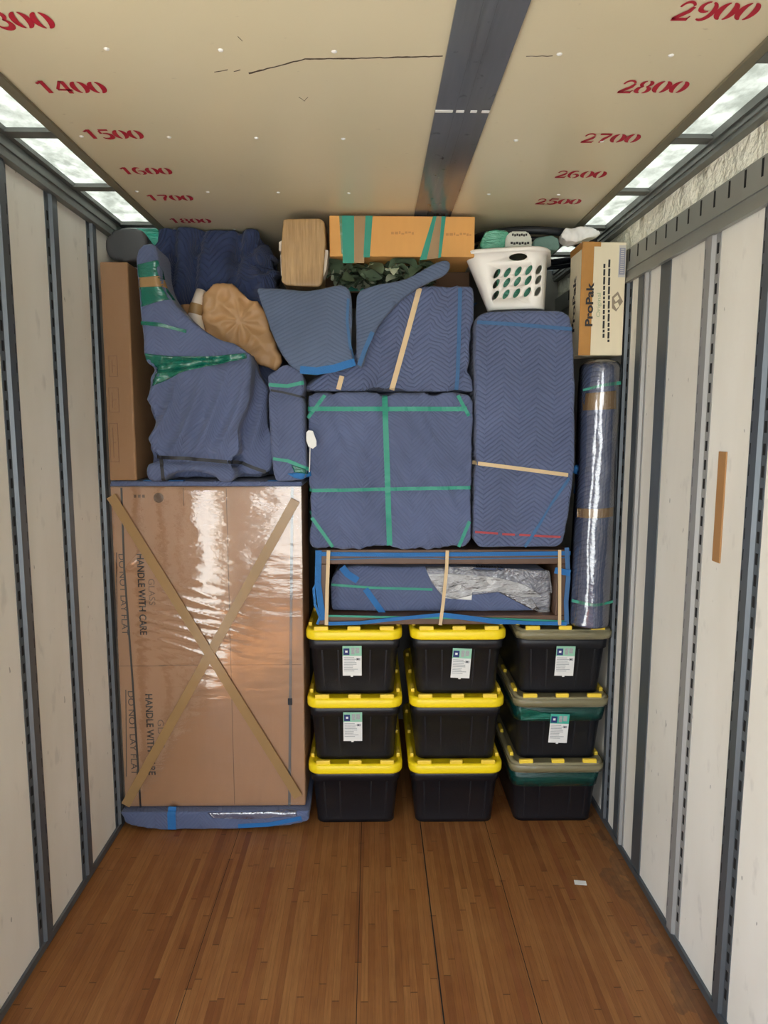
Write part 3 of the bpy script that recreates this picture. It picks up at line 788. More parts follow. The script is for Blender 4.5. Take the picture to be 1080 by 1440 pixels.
# ------------------------------------------------------------------ narrow carton, round bundle, wrapped chair, column
ZT = 1.762
t = thing('narrow_carton', 'narrow upright brown carton standing between the slatted wall and the wrapped chair', 'carton', (-1.14, 3.5, ZT))
bm = bmesh.new(); bx(bm, -1.205, -1.078, 3.27, 3.62, ZT, 2.762, 0, .007, 3); obj('carton_body', bm, M['card_dark'], t)
faint = plain('faint_print', srgb(138, 102, 74), .7)
for (a, b, c, d) in ((152, 500, 166, 530), (152, 545, 168, 580), (153, 595, 168, 650)):
    bm = bmesh.new(); (xa, za), (xb, zb) = at(a, b, 3.27), at(c, d, 3.27)
    for k in (0, 1):
        xx = xa if k == 0 else xb-.003; bx(bm, xx, xx+.003, 3.2692, 3.271, zb, za); zz = za-.003 if k == 0 else zb; bx(bm, xa, xb, 3.2692, 3.271, zz, zz+.003)
    bx(bm, xa+.015, xa+.018, 3.2692, 3.271, zb+.02, za-.02); bx(bm, xa+.015, xb-.012, 3.2692, 3.271, (za+zb)/2, (za+zb)/2+.003)
    obj('printed_mark', bm, faint, t)

bm = bmesh.new(); nz = 60; rows = []
for j in range(nz+1):
    z = ZT+.01 + .98*j/nz
    rows.append([bm.verts.new((x, 3.266 - .003*(1+noise.noise(Vector((x*14, 0, z*22)))), z)) for x in [-1.203+.123*i/10 for i in range(11)]])
for a, b in zip(rows, rows[1:]):
    for i in range(10): bm.faces.new((a[i], a[i+1], b[i+1], b[i])).smooth = True
obj('stretch_film', bm, film('dull_stretch_film', rough=.25, gl=.0, bscale=6, bst=.5), t)

Y = 3.44
pl = catmull(P([(146, 343), (152, 327), (170, 319), (194, 320), (206, 330), (208, 350), (198, 366), (165, 368), (150, 360)], Y), 4)
t, bv, body = soft('round_bundle', 'cover', 'smooth dark grey rounded bundle perched on the narrow upright carton', 'bundle', [(pl, Y, Y+.22, .8)], plain('dark_grey_vinyl', srgb(72, 72, 74), .5, var=.06), voxel=.01, smooth=30)
zmin = 2.768 - OFF[t].z
for v in body.data.vertices: v.co.z = max(v.co.z, zmin)

Yc = 3.215
main = P([(190, 372), (192, 352), (203, 341), (219, 347), (224, 384), (232, 408), (258, 440), (298, 470), (344, 492), (352, 508), (352, 560), (340, 600), (333, 646), (290, 648), (217, 645), (213, 600), (207, 540), (202, 490), (196, 440)], Yc)
side = P([(330, 500), (352, 505), (370, 540), (380, 600), (381, 650), (372, 668), (335, 668), (320, 640), (330, 560)], Yc+.05)
foot = P([(207, 655), (214, 645), (232, 646), (300, 650), (328, 650), (331, 670), (326, 677), (309, 678), (302, 668), (262, 663), (236, 668), (229, 677), (213, 677), (206, 668)], Yc-.01)
fz = ZT
foot = [(x, max(z, fz+.002)) for x, z in foot]; side = [(x, max(z, fz+.004)) for x, z in side]
rear = [(-1.04, fz+.004), (-.50, fz+.004), (-.50, 2.21), (-1.0, 2.21)]; rear2 = [(-1.04, fz+.004), (-.42, fz+.004), (-.42, 2.37), (-1.0, 2.37)]
def folds(p):                                       # long vertical folds that gather at the lower strap
    s = (p.z-1.85)/.6
    if s < 0 or s > 1: return 0
    return .040*(.8-1.5*abs(math.sin((p.x*(1+.35*s)+.7)*26 + 2.2*noise.noise(Vector((p.x*3, 0, p.z*1.6))))))*min(1, s*4)*(1-s)
t, bv, body = soft('wrapped_chair', 'quilted_cover', 'chair wrapped in blue quilted blanket with green film bands, standing on the tall carton', 'wrapped furniture',
    [(catmull(main, 3), Yc, Yc+.20, .97), (catmull(side, 3), Yc+.10, Yc+.22, .95), (catmull(foot, 2), Yc-.01, Yc+.2, 1), (rear, Yc+.14, Yc+.40, 1), (rear2, Yc+.37, Yc+.75, 1)],
    M['quilt_soft'], voxel=.011, smooth=8, disp=[wrinkle(.010, 7, 2.5, 12, 2), folds], pinch=[P([(214, 644), (330, 650)], Yc), P([(205, 520), (345, 500)], Yc)], pd=.034, pw=.022)
gf = M['greenfilm']
obj('stretch_film', patch(bv, P([(189, 373), (222, 366), (228, 391), (190, 393)], Yc), .004, dflt=Yc+.05), gf, t)
obj('stretch_film', patch(bv, P([(190, 402), (230, 402), (243, 420), (225, 424), (196, 432)], Yc), .004, dflt=Yc+.05), gf, t)
obj('packing_tape', patch(bv, P([(190, 391), (226, 388), (232, 403), (190, 404)], Yc), .005, dflt=Yc+.05), M['tape'], t)
obj('stretch_film', patch(bv, P([(203, 497), (240, 501), (290, 501), (344, 496), (347, 503), (300, 513), (262, 521), (235, 534), (209, 546)], Yc), .004, dflt=Yc+.05, wr=lambda c: .004*noise.noise(Vector((c.x*6, 0, c.z*40)))), gf, t)
obj('stretch_film', band(bv, P([(198, 454), (225, 457), (262, 466)], Yc), .014, .004, wob=.6), gf, t)
obj('strap', band(bv, P([(216, 643), (260, 645), (330, 651), (352, 660), (372, 667)], Yc), .016, .002, .004), M['black_band'], t)
obj('strap', band(bv, P([(226, 645), (229, 660), (230, 676)], Yc), .015, .003, .004), M['black_band'], t)

Y = 3.19
pl = catmull(P([(374, 533), (384, 521), (400, 512), (419, 521), (426, 532), (428, 600), (431, 650), (432, 667), (424, 676), (395, 677), (386, 668), (381, 620), (377, 560)], Y), 3)
pl = [(x, max(z, fz+.004)) for x, z in pl]
t, bv, body = soft('wrapped_post', 'quilted_cover', 'slim blue quilted column with a white tag, standing at the corner of the tall carton', 'wrapped furniture', [(pl, Y, Y+.2, .95)], M['quilt_soft'],
    voxel=.009, smooth=12, disp=wrinkle(.007, 12, 2, 4, 5), pinch=[P([(376, 549), (428, 558)], Y)], pd=.012)
keep(t, body, -.435, -.260)
obj('strap', band(bv, P([(377, 548), (400, 552), (428, 559)], Y), .010, .002, .004), M['black_band'], t)
obj('green_band', band(bv, P([(378, 541), (404, 543), (427, 538)], Y), .016, .003, wob=.5), M['green_band'], t)
obj('green_band', band(bv, P([(384, 645), (405, 648), (434, 660)], Y), .014, .003, wob=.3), M['green_band'], t)
obj('stretch_film', patch(bv, P([(410, 654), (432, 660), (433, 667), (414, 664)], Y), .006, dflt=Y+.03), gf, t)
obj('binding', patch(bv, P([(404, 666), (436, 663), (437, 670), (424, 674), (414, 672)], Y), .005, dflt=Y+.04), M['bind'], t)
tg = P([(431, 608), (434, 605), (440, 606), (445, 620), (445, 627), (440, 631), (434, 628), (431, 620)], Y-.005)
bm = bmesh.new(); prism(bm, tg, Y-.012, Y-.004, 1); tgo = obj('tag', fix(bm), M['white'], t, label='white tag')
bm = bmesh.new(); (xa, za), (xb, zb) = at(436, 629, Y-.008), at(435, 664, Y-.008); tube(bm, [(xa, Y-.008, za), (xb, Y-.004, zb)], .0025, 8); obj('string', bm, M['white'], tgo)

# ------------------------------------------------------------------ navy bundle, paper roll, paper parcel
Y = 3.57
pl = catmull(P([(212, 338), (224, 319), (250, 315), (300, 314), (345, 318), (378, 330), (390, 350), (391, 390), (384, 420), (330, 470), (262, 470), (232, 420), (212, 380)], Y), 3)
pl = [(x, max(z, 2.40)) for x, z in pl]
def gather(p):
    a = math.atan2(p.z-2.78, p.x+.50); r_ = math.hypot(p.x+.50, p.z-2.78)
    return .022*math.sin(p.x*26 + 5*noise.noise(p*2.2) + p.z*6) + .010*math.sin(a*7 + r_*14)*max(0, 1-r_*4)
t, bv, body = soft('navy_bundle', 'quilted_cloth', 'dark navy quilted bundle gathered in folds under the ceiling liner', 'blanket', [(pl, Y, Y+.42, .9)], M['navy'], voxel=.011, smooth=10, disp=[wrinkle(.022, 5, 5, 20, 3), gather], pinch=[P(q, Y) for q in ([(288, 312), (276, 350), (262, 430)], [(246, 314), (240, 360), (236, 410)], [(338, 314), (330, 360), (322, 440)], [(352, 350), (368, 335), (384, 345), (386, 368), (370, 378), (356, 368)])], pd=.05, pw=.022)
zc_ = 2.992 - OFF[t].z
for v in body.data.vertices: v.co.z = min(v.co.z, zc_-.004)
tp = P([(186, 314), (226, 313), (230, 352), (206, 350), (204, 330), (194, 322)], Y+.1)
bm = bmesh.new(); prism(bm, [(x, z-.004) for x, z in tp], Y+.09, Y+.14, 1); obj('stretch_film', fix(bm), gf, t)

Y = 3.46
(xa, za), (xb, zb), (xc, zc) = at(281, 408, Y), at(273, 442, Y), at(284, 476, Y)
t = thing('paper_roll', 'short white roll with a brown tape band beside the crumpled paper parcel', 'paper roll', (xb, Y, zc))
bm = bmesh.new(); pts = [(xa, Y+.03, za), (xa*.55+xb*.45, Y+.01, (za+zb)/2), (xb+.004, Y, zb), (xc-.004, Y, zc-.04)]
tube(bm, pts, [.026, .03, .033, .033], 18); fix(bm); obj('roll', bm, plain('soft_white_wrap', srgb(226, 214, 200), .6, bump=.3, bscale=30), t, True)
bm = bmesh.new(); tube(bm, [(xa*.4+xb*.6+.002, Y+.006, za*.4+zb*.6), (xb+.004, Y, zb-.004)], [.034, .0345], 18, caps=False); obj('packing_tape', bm, M['tape'], t, True)
bm = bmesh.new(); tube(bm, [(xb-.045, Y+.05, zb+.05), (xb-.04, Y+.04, zc-.03)], [.03, .034], 14); fix(bm); obj('kraft_core', bm, M['card_dark'], t, True)

pl = catmull(P([(290, 420), (300, 406), (320, 405), (345, 416), (366, 432), (376, 460), (384, 490), (393, 508), (384, 517), (355, 508), (330, 520), (300, 505), (290, 470)], Y), 3)
def crumple(p):
    n = 1-2.2*abs(noise.noise(p*7+Vector((3, 1, 2)))); n2 = 1-2.2*abs(noise.noise(p*17)); n3 = noise.noise(p*4)
    kx, kz = at(338, 452, 3.46); a = math.atan2(p.z-kz, p.x-kx); r_ = math.hypot(p.x-kx, p.z-kz)
    pleat = (1-2*abs(math.sin(a*4+1.2*noise.noise(p*6))))*.014*min(1, r_*14)*max(0, 1-r_*5)
    return .017*n + .010*n2 + .012*n3 + pleat
pl = [(x, max(z, 2.225)) for x, z in pl]
t, bv, body = soft('paper_parcel', 'kraft_paper', 'crumpled brown paper parcel tucked above the wrapped chair', 'parcel', [(pl, Y, Y+.09, .85)],
    plain('kraft_paper', srgb(196, 154, 108), .5, var=.16, scale=7, bump=.9, bscale=16), voxel=.006, smooth=9, disp=crumple)
for f in body.data.polygons: f.use_smooth = True
kx, kz = at(338, 452, Y)
(ax, az), (bx2, bz2) = at(300, 446, Y), at(366, 472, Y)

# ------------------------------------------------------------------ open wooden frame with bundle
ZF = 1.054; FT = 1.428; Yf = 3.27
fx0, fx1 = -.225, .990
M['dark_wood'] = plain('dark_stained_wood', srgb(98, 72, 56), .45, var=.2, scale=9)
t = thing('wooden_frame', 'open dark wooden case strapped with blue webbing, standing on the totes', 'furniture', ((fx0+fx1)/2, 3.5, ZF))
for nm, a in (('top_panel', (fx0, fx1, Yf, Yf+.62, FT-.072, FT)), ('bottom_panel', (fx0, fx1, Yf, Yf+.62, ZF, ZF+.045)),
              ('side_panel', (fx0, fx0+.05, Yf, Yf+.62, ZF+.045, FT-.072)), ('side_panel', (fx1-.05, fx1, Yf, Yf+.62, ZF+.045, FT-.072)), ('back_panel', (fx0+.05, fx1-.05, Yf+.58, Yf+.61, ZF+.045, FT-.072))):
    bm = bmesh.new(); bx(bm, *a, 0, .004, 2); obj(nm, bm, M['dark_wood'], t)
def rb(name, pts, wd, mat, Yv, th=.003, parent=None):
    q = [(at(x, y, Yv)[0], Yv, at(x, y, Yv)[1]) for x, y in pts]
    return obj(name, ribbon(q, wd, th), M[mat], parent or t)
rb('webbing', [(444, 779), (560, 780), (700, 779), (802, 778)], .020, 'bind', Yf-.006)
rb('webbing', [(448, 774), (447, 820), (451, 850), (455, 872)], .030, 'bind', Yf-.008)
rb('webbing', [(447, 818), (441, 828), (443, 850), (450, 868), (446, 878)], .012, 'bind', Yf-.012)
rb('webbing', [(462, 877), (505, 876), (560, 870), (625, 864), (690, 872), (740, 876), (797, 877)], .018, 'bind', Yf-.015)
rb('webbing', [(620, 866), (700, 876), (797, 876)], .012, 'bind', Yf-.010)
rb('webbing', [(797, 770), (799, 812), (796, 846), (797, 878)], .022, 'bind_dim', Yf-.008)
rb('webbing', [(780, 802), (802, 806)], .030, 'bind', Yf-.014)
rb('rubber_band', [(462, 774), (460, 830), (459, 879)], .017, 'tan_band', Yf-.020)
rb('rubber_band', [(629, 774), (628, 800), (623, 850), (619, 879)], .016, 'tan_band', Yf-.020)
rb('rubber_band', [(787, 773), (787, 879)], .015, 'tan_band', Yf-.020)
rb('rubber_band', [(458, 787), (560, 784), (640, 786), (797, 784)], .006, 'bind_dim', Yf-.004)
rb('rubber_band', [(458, 866), (560, 868), (700, 870), (797, 874)], .010, 'green_band', Yf-.006)
Y = 3.335
pl = catmull(P([(472, 806), (490, 797), (560, 797), (640, 797), (740, 800), (770, 803), (776, 830), (772, 862), (740, 873), (600, 870), (480, 868), (466, 850), (465, 822)], Y), 3)
pl = [(max(fx0+.054, min(fx1-.055, x)), max(ZF+.05, min(FT-.08, z))) for x, z in pl]
t2, bv, body = soft('wrapped_bundle', 'quilted_cloth', 'blue quilted bundle in clear plastic lying inside the open wooden case', 'bundle', [(pl, Y, Y+.4, .97)], M['quilt_soft'], voxel=.009, smooth=9, disp=wrinkle(.007, 3, 8, -6, 9))
for v in body.data.vertices:
    v.co.z = max(v.co.z, ZF+.047-OFF[t2].z); v.co.x = max(fx0+.052-OFF[t2].x, min(fx1-.052-OFF[t2].x, v.co.x)); v.co.z = min(v.co.z, FT-.074-OFF[t2].z)
obj('webbing', band(bv, P([(481, 797), (488, 806), (503, 816)], Y), .034, .004), M['bind'], t2)
obj('webbing', band(bv, P([(514, 828), (524, 842), (541, 866)], Y), .030, .004), M['bind'], t2)
obj('green_band', band(bv, P([(466, 822), (520, 826), (608, 829)], Y), .012, .003), M['green_band'], t2)
obj('plastic_bag', patch(bv, P([(598, 797), (640, 796), (700, 798), (772, 802), (776, 826), (772, 862), (762, 864), (748, 842), (700, 832), (664, 836), (640, 842), (622, 838), (606, 818)], Y), .010, wr=lambda c: .006*noise.noise(Vector((c.x*14, 1, c.z*26)))), M['haze'], t2)
obj('paper_sheet', patch(bv, P([(602, 808), (625, 806), (660, 808), (700, 812), (740, 823), (762, 839), (738, 840), (700, 832), (664, 832), (663, 844), (626, 841), (614, 828)], Y), .005, wr=lambda c: .003*noise.noise(c*18)), M['white'], t2, label='white paper sheet under the plastic')

# ------------------------------------------------------------------ square, tall and upper wrapped pieces
Y = 3.245
pl = P([(434, 557), (450, 554), (645, 552), (663, 554), (667, 566), (663, 640), (664, 758), (656, 769), (560, 771), (442, 770), (435, 760), (436, 640)], Y)
pl = [(x, max(z, FT+.008)) for x, z in pl]
H = [P(q, Y) for q in ([(433, 575), (657, 575)], [(434, 690), (662, 686)], [(541, 556), (548, 770)], [(457, 556), (433, 588)], [(644, 556), (659, 585)], [(434, 722), (468, 769)], [(660, 733), (645, 769)])]
def sqf(p):
    cx, cz = at(546, 600, 3.245)
    return .012*noise.noise(Vector((abs(p.x-cx)*11 + p.z*5, 0, p.z*2+abs(p.x-cx)*3)))
t, bv, body = soft('wrapped_cabinet', 'quilted_cover', 'square blue quilted piece bound with a grid of green rubber bands', 'wrapped furniture', [(pl, Y, Y+.58, .99)], M['quilt_soft'], voxel=.011, smooth=7, disp=[wrinkle(.010, 4, 4, 30, 4), sqf, wrinkle(.020, 8, 2.2, 30, 14, True)], pinch=H[:3], pd=.012, pw=.02)
keep(t, body, -.257, .511, FT+.002, 2.180)
for q, wd in zip(H, (.021, .016, .026, .016, .016, .016, .016)): obj('rubber_band', band(bv, q, wd, .002), M['green_band'], t)
Y2 = 3.22
pl = P([(669, 455), (673, 443), (686, 437), (790, 436), (802, 443), (806, 470), (809, 560), (808, 655), (800, 715), (792, 762), (784, 770), (674, 769), (667, 760), (669, 600)], Y2)
pl = [(x, max(z, FT+.008)) for x, z in pl]
t, bv, body = soft('wrapped_mattress', 'quilted_cover', 'tall blue quilted block with one tan band, under the laundry basket', 'wrapped furniture', [(pl, Y2, Y2+.62, .985)], M['quilt'], voxel=.011, smooth=9, disp=[wrinkle(.006, 3, 2, 0, 6), wrinkle(.004, 3, 7, 4, 17, True)],
    pinch=[P([(667, 651), (800, 668)], Y2)], pd=.010)
keep(t, body, .514, 9, FT+.002, 2.556)
obj('rubber_band', band(bv, P([(667, 651), (730, 659), (799, 668)], Y2), .018, .003), M['tan_band'], t)
obj('binding', band(bv, P([(671, 453), (720, 456), (804, 463)], Y2), .016, .003), M['bind_dim'], t)
obj('binding', band(bv, P([(800, 672), (775, 708), (758, 738), (738, 769)], Y2), .012, .003, wob=.5), M['bind_dim'], t)
for a, b in (((668, 748), (700, 750)), ((706, 751), (724, 752)), ((730, 752), (788, 755))): obj('stitching', band(bv, P([a, b], Y2), .010, .002), M['red'], t)
Y = 3.265
pl = P([(432, 542), (445, 530), (498, 500), (515, 440), (545, 410), (600, 403), (655, 401), (666, 405), (667, 425), (663, 470), (658, 515), (663, 530), (663, 545), (660, 550), (436, 549)], Y)
zb_ = 2.184
pl = [(x, max(z, zb_)) for x, z in pl]
t, bv, body = soft('wrapped_armchair', 'quilted_cover', 'blue quilted piece with a slanting tan band on top of the square wrapped piece', 'wrapped furniture', [(catmull(pl, 2), Y, Y+.85, .99)], M['quilt'], voxel=.011, smooth=8, disp=[wrinkle(.010, 4, 4, -40, 8), wrinkle(.016, 9, 2, -38, 31, True)],
    pinch=[P([(590, 404), (551, 548)], Y)], pd=.010)
keep(t, body, -.27, .511, 2.183, 2.685)
obj('rubber_band', band(bv, P([(590, 405), (572, 472), (551, 548)], Y), .024, .003), M['tan_band'], t)
obj('rubber_band', band(bv, P([(481, 529), (476, 548)], Y), .022, .003), M['tan_band'], t)
obj('binding', band(bv, P([(647, 405), (645, 480), (642, 548)], Y), .018, .003), M['bind_dim'], t)
obj('binding', band(bv, P([(669, 406), (671, 424)], Y), .016, .003), M['bind_dim'], t)
Y = 3.215
pl = P([(500, 470), (499, 425), (507, 407), (535, 398), (570, 392), (600, 376), (622, 366), (632, 367), (633, 378), (622, 388), (590, 402), (556, 428), (532, 458), (517, 490), (510, 516), (505, 518), (502, 508)], Y)
t, bv, body = soft('moving_blanket', 'quilted_cloth', 'blue blanket flap sweeping diagonally up over the piece with the slanting tan band', 'blanket', [(catmull(pl, 2), Y, Y+.045, .98)], M['quilt_lap'], voxel=.008, smooth=8, disp=wrinkle(.006, 3, 9, 38, 3))
obj('binding', band(bv, P([(505, 514), (514, 490), (524, 467)], Y), .020, .003), M['bind_dim'], t)
Y = 3.195
pl = P([(359, 406), (372, 404), (402, 405), (432, 408), (465, 401), (486, 402), (493, 415), (496, 450), (495, 495), (500, 510), (492, 519), (465, 524), (432, 527), (416, 522), (400, 505), (385, 478), (371, 440)], Y)
t, bv, body = soft('moving_blanket', 'quilted_cloth', 'smooth blue blanket with a bright blue lower hem, hanging beneath the taped kraft block', 'blanket', [(catmull(pl, 2), Y, Y+.06, .97), (P([(364, 409), (400, 408), (478, 407), (490, 440), (484, 490), (440, 514), (415, 519), (387, 476)], Y), Y+.01, Y+.27, .98)], M['quilt_lap'], voxel=.01, smooth=10, disp=wrinkle(.007, 3, 4, 20, 12))
obj('binding', band(bv, P([(422, 520), (445, 522), (470, 518), (499, 509)], Y), .034, .003), M['bind'], t)
obj('binding', band(bv, P([(490, 420), (488, 450), (492, 485), (497, 506)], Y), .012, .003), M['bind_dim'], t)

# ------------------------------------------------------------------ things under the ceiling
Y = 3.25
pl = P([(398, 309), (404, 307), (450, 307), (456, 312), (458, 340), (453, 398), (448, 403), (402, 401), (396, 396), (395, 350)], Y)
t, bv, body = soft('taped_block', 'tape_wrap', 'upright block wrapped all over in brown tape, foam showing at its sides', 'parcel', [(pl, Y, Y+.20, 1)], M['tape_kraft'], voxel=.006, smooth=2, disp=wrinkle(.002, 6, 9, 0, 2))
M['foam'] = plain('white_foam', srgb(226, 214, 198), .8, bump=.5, bscale=40)
for q in ([(391, 338), (398, 334), (398, 352), (391, 350)], [(393, 356), (400, 354), (400, 395), (394, 385)], [(455, 348), (461, 350), (458, 378), (453, 390)]):
    bm = bmesh.new(); prism(bm, P(q, Y), Y+.03, Y+.12, 1); obj('foam_edge', fix(bm), M['foam'], t)
Yo = 3.30
(xa, za), (xb, zb) = at(463, 301, Yo), at(667, 361, Yo)
zb = 2.800; za = 2.980
t = thing('flat_carton', 'shallow orange carton with green tape bands wedged just under the ceiling', 'carton', ((xa+xb)/2, Yo+.3, zb))
bm = bmesh.new(); bx(bm, xa, xb, Yo, Yo+.70, zb, za, 0, .004); obj('carton_body', bm, M['card_orange'], t)
def stripe(q, mat, dy, nm):
    bm = bmesh.new(); pp = [(x, min(za-.001, z)) for x, z in P(q, Yo)]; prism(bm, pp, Yo-dy, Yo+.001, 1); return obj(nm, fix(bm), M[mat], t)
stripe([(477, 301), (487, 301), (487, 357), (480, 357)], 'greenthin', .0015, 'stretch_film')
stripe([(481, 301), (499, 301), (498, 370), (482, 370)], 'green_band', .002, 'green_tape')
stripe([(498, 301), (516, 301), (512, 370), (498, 370)], 'tape', .0025, 'packing_tape')
stripe([(514, 301), (524, 301), (520, 362), (511, 362)], 'green_band', .003, 'green_tape')
stripe([(609, 303), (615, 303), (600, 365), (590, 366)], 'green_band', .002, 'green_tape')
stripe([(614, 303), (622, 303), (617, 363), (600, 365)], 'tape', .0025, 'packing_tape')
stripe([(621, 303), (627, 303), (620, 362), (616, 363)], 'green_band', .003, 'green_tape')
def htext_up(q, y, mat):                 # faint upside-down words, too worn to read: broken pen lines
    bm = bmesh.new(); random.seed(5); x = q[0]
    while x < q[1]:
        l = 2+random.random()*3; xx, zz = at(x, y+random.uniform(-1, 1), Yo); xe, _ = at(x+l, y, Yo)
        bx(bm, xx, xe, Yo-.0008, Yo+.001, zz, zz+.006+random.random()*.006); x += l+1.2
    obj('faded_print', bm, M[mat], t)
M['print_orange'] = plain('faded_carton_print', srgb(196, 140, 80), .7)
htext_up((550, 580), 329, 'print_orange'); htext_up((627, 662), 331, 'print_orange')
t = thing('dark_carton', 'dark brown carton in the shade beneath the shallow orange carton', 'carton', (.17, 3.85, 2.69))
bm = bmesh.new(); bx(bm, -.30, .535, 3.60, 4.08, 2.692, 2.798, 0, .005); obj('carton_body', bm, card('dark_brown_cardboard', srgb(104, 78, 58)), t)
bm = bmesh.new(); xg, _ = at(484, 370, 3.6); bx(bm, xg, xg+.10, 3.598, 3.601, 2.70, 2.797); obj('green_tape', bm, M['green_band'], t)
# artificial foliage
t = thing('artificial_plant', 'bunch of dark green variegated leaves squeezed beneath the orange carton', 'plant', (.08, 3.42, 2.69))
bm = bmesh.new(); random.seed(11)
for k in range(150):
    px = random.uniform(468, 612); Yl = random.uniform(3.32, 3.54)
    x, _ = at(px, 375, 3.4); z = random.uniform(2.70, 2.785); L = random.uniform(.06, .11); Wd = L*.30
    mm = Matrix.Translation((x, Yl, z)) @ Matrix.Rotation(random.uniform(0, 6.28), 4, 'Z') @ Matrix.Rotation(random.uniform(-1, .7), 4, 'Y') @ Matrix.Rotation(random.uniform(-1, 1), 4, 'X')
    mid = []; n = 5
    for s in (-1, 0, 1):
        mid.append([bm.verts.new(mm @ Vector((L*(i/n-.5), s*Wd*math.sin(math.pi*min(1, .08+i/n*.92)), .006*abs(s)+.01*math.sin(i)))) for i in range(n+1)])
    mi = 1 if random.random() < .3 else 0
    for a, b, mk in ((mid[0], mid[1], 0), (mid[1], mid[2], 0)):
        for i in range(n):
            f = bm.faces.new((a[i], a[i+1], b[i+1], b[i])); f.material_index = mi if mk == 0 else 0; f.smooth = True
for v in bm.verts: v.co.z = min(2.794, max(2.692, v.co.z))
o = obj('leaves', bm, [plain('leaf_green', srgb(88, 104, 80), .5, var=.35), plain('leaf_cream', srgb(190, 196, 168), .5, var=.2)], t); o['kind'] = 'stuff'
bm = bmesh.new()
for k in range(5):
    x, _ = at(480+28*k, 375, 3.42); tube(bm, [(x-.03, 3.50, 2.70), (x, 3.43, 2.74), (x+.03, 3.38, 2.76)], .004, 6)
obj('stem', bm, plain('stem_brown', srgb(84, 76, 52), .7), t)

# laundry basket with what is in it
zB = 2.562
t = thing('laundry_basket', 'white plastic laundry basket with rows of oval holes on top of the tall quilted block', 'basket', (.715, 3.42, zB))
def ring(w_, d_, r_, z, cx, cy, rot=R(-15), n=10):
    c, s = math.cos(rot), math.sin(rot)
    return [(cx+x*c-y*s, cy+x*s+y*c, z) for x, y in rrect(w_, d_, r_, n)]
B0, B1 = (.735, 3.40), (.695, 3.46)
def bl(f, o=0): return ring(.262+.120*f+2*o, .22+.18*f+2*o, (.05+.035*f)+o, zB+.003+.262*f, B0[0]+(B1[0]-B0[0])*f, B0[1]+(B1[1]-B0[1])*f)
bm = bmesh.new()
outer = [bl(f) for f in (0, .06, .2, .4, .6, .8, .93)]
rim = [[(x, y, z+dz) for (x, y, z) in bl(f_, o_)] for f_, o_, dz in ((.95, .010, 0), (.97, .018, -.004), (1.0, .018, 0), (1.0, .010, .006), (1.0, -.004, .004))]
inner = [bl(f, -.004) for f in (.93, .7, .4, .2, .07)]
loft(bm, outer+rim+inner, cap0=True, cap1=True); fix(bm)
me = bpy.data.meshes.new('b'); bm.to_mesh(me); bm.free()
cut = bmesh.new()
def hole(px, py, a, b, slant):
    x, z = at(px, py, 3.25); pts = []
    for k in range(16):
        u, v = a*math.cos(k*math.pi/8), b*math.sin(k*math.pi/8); pts.append((x+u+v*slant, z+v))
    prism(cut, pts, 3.0, 3.345, 1)
for r_, yy in enumerate((382, 396, 412)):
    for k in range(5): hole(701+14.3*k - r_*.5, yy-k*.8, .0125, .021, .45)
hole(729, 361, .040, .016, 0)
fix(cut); cme = bpy.data.meshes.new('c'); cut.to_mesh(cme); cut.free()
bo = bpy.data.objects.new('t', me); co = bpy.data.objects.new('t2', cme); C.objects.link(bo); C.objects.link(co)
md = bo.modifiers.new('b', 'BOOLEAN'); md.object = co; md.operation = 'DIFFERENCE'; md.solver = 'EXACT'
dg = bpy.context.evaluated_depsgraph_get(); dg.update(); me2 = bpy.data.meshes.new_from_object(bo.evaluated_get(dg))
bpy.data.objects.remove(bo); bpy.data.objects.remove(co)
o = obj('basket_body', me2, plain('white_plastic', srgb(244, 240, 232), .35, var=.03), t)
Yb = 3.30
pl = [(.65, 2.59), (.80, 2.59), (.81, 2.70), (.80, 2.80), (.70, 2.80), (.63, 2.79), (.62, 2.70)]
pl2 = P([(676, 350), (680, 330), (692, 323), (712, 322), (722, 335), (720, 352)], 3.34)
t, bv, body = soft('green_bag', 'crinkled_plastic', 'crinkled mint green plastic bag filling the laundry basket', 'bag', [(pl, 3.335, 3.54, .8), (catmull(pl2, 3), 3.33, 3.50, .9)], film('mint_plastic', tint=(.3, .8, .7, 1), rough=.2, gl=.08, bscale=12, bst=.8, body=.85, bodycol=srgb(92, 190, 158)), voxel=.009, smooth=10, disp=wrinkle(.010, 14, 12, 0, 3))
pl = P([(711, 348), (712, 332), (719, 325), (742, 325), (748, 333), (748, 348)], 3.30)
t = thing('small_packet', 'small pale grey packet with dark print lying on the full laundry basket', 'packet', (pl[0][0]+.05, 3.35, min(p[1] for p in pl)))
bm = bmesh.new(); prism(bm, pl, 3.30, 3.40, .95); bmesh.ops.bevel(bm, geom=bm.edges[:], offset=.006, segments=2, affect='EDGES'); fix(bm)
obj('packet_body', bm, plain('pale_grey_packet', srgb(206, 208, 196), .45), t)
bm = bmesh.new()
for yy, a, b in ((329.5, 720, 742), (341, 718, 745)):
    bm = bmesh.new()
    for k in range(7):
        xx = a+(b-a)*k/7; x_, z_ = at(xx, yy+(k % 2)*.8, 3.30); x2, _ = at(xx+(b-a)/9, yy, 3.30); bx(bm, x_, x2, 3.2985, 3.301, z_-.007, z_+.003)
    obj('print', bm, M['ink'], t)
pl = catmull(P([(749, 350), (752, 336), (770, 331), (784, 334), (787, 343), (784, 352)], 3.36), 3)
t, bv, body = soft('folded_cloth', 'cloth', 'grey green folded cloth at the full basket rim beside the white paper', 'cloth', [(pl, 3.345, 3.50, .9)], plain('sage_cloth', srgb(108, 140, 132), .8, bump=.4, bscale=60), voxel=.008, smooth=8, disp=wrinkle(.008, 10, 14, 20, 6))

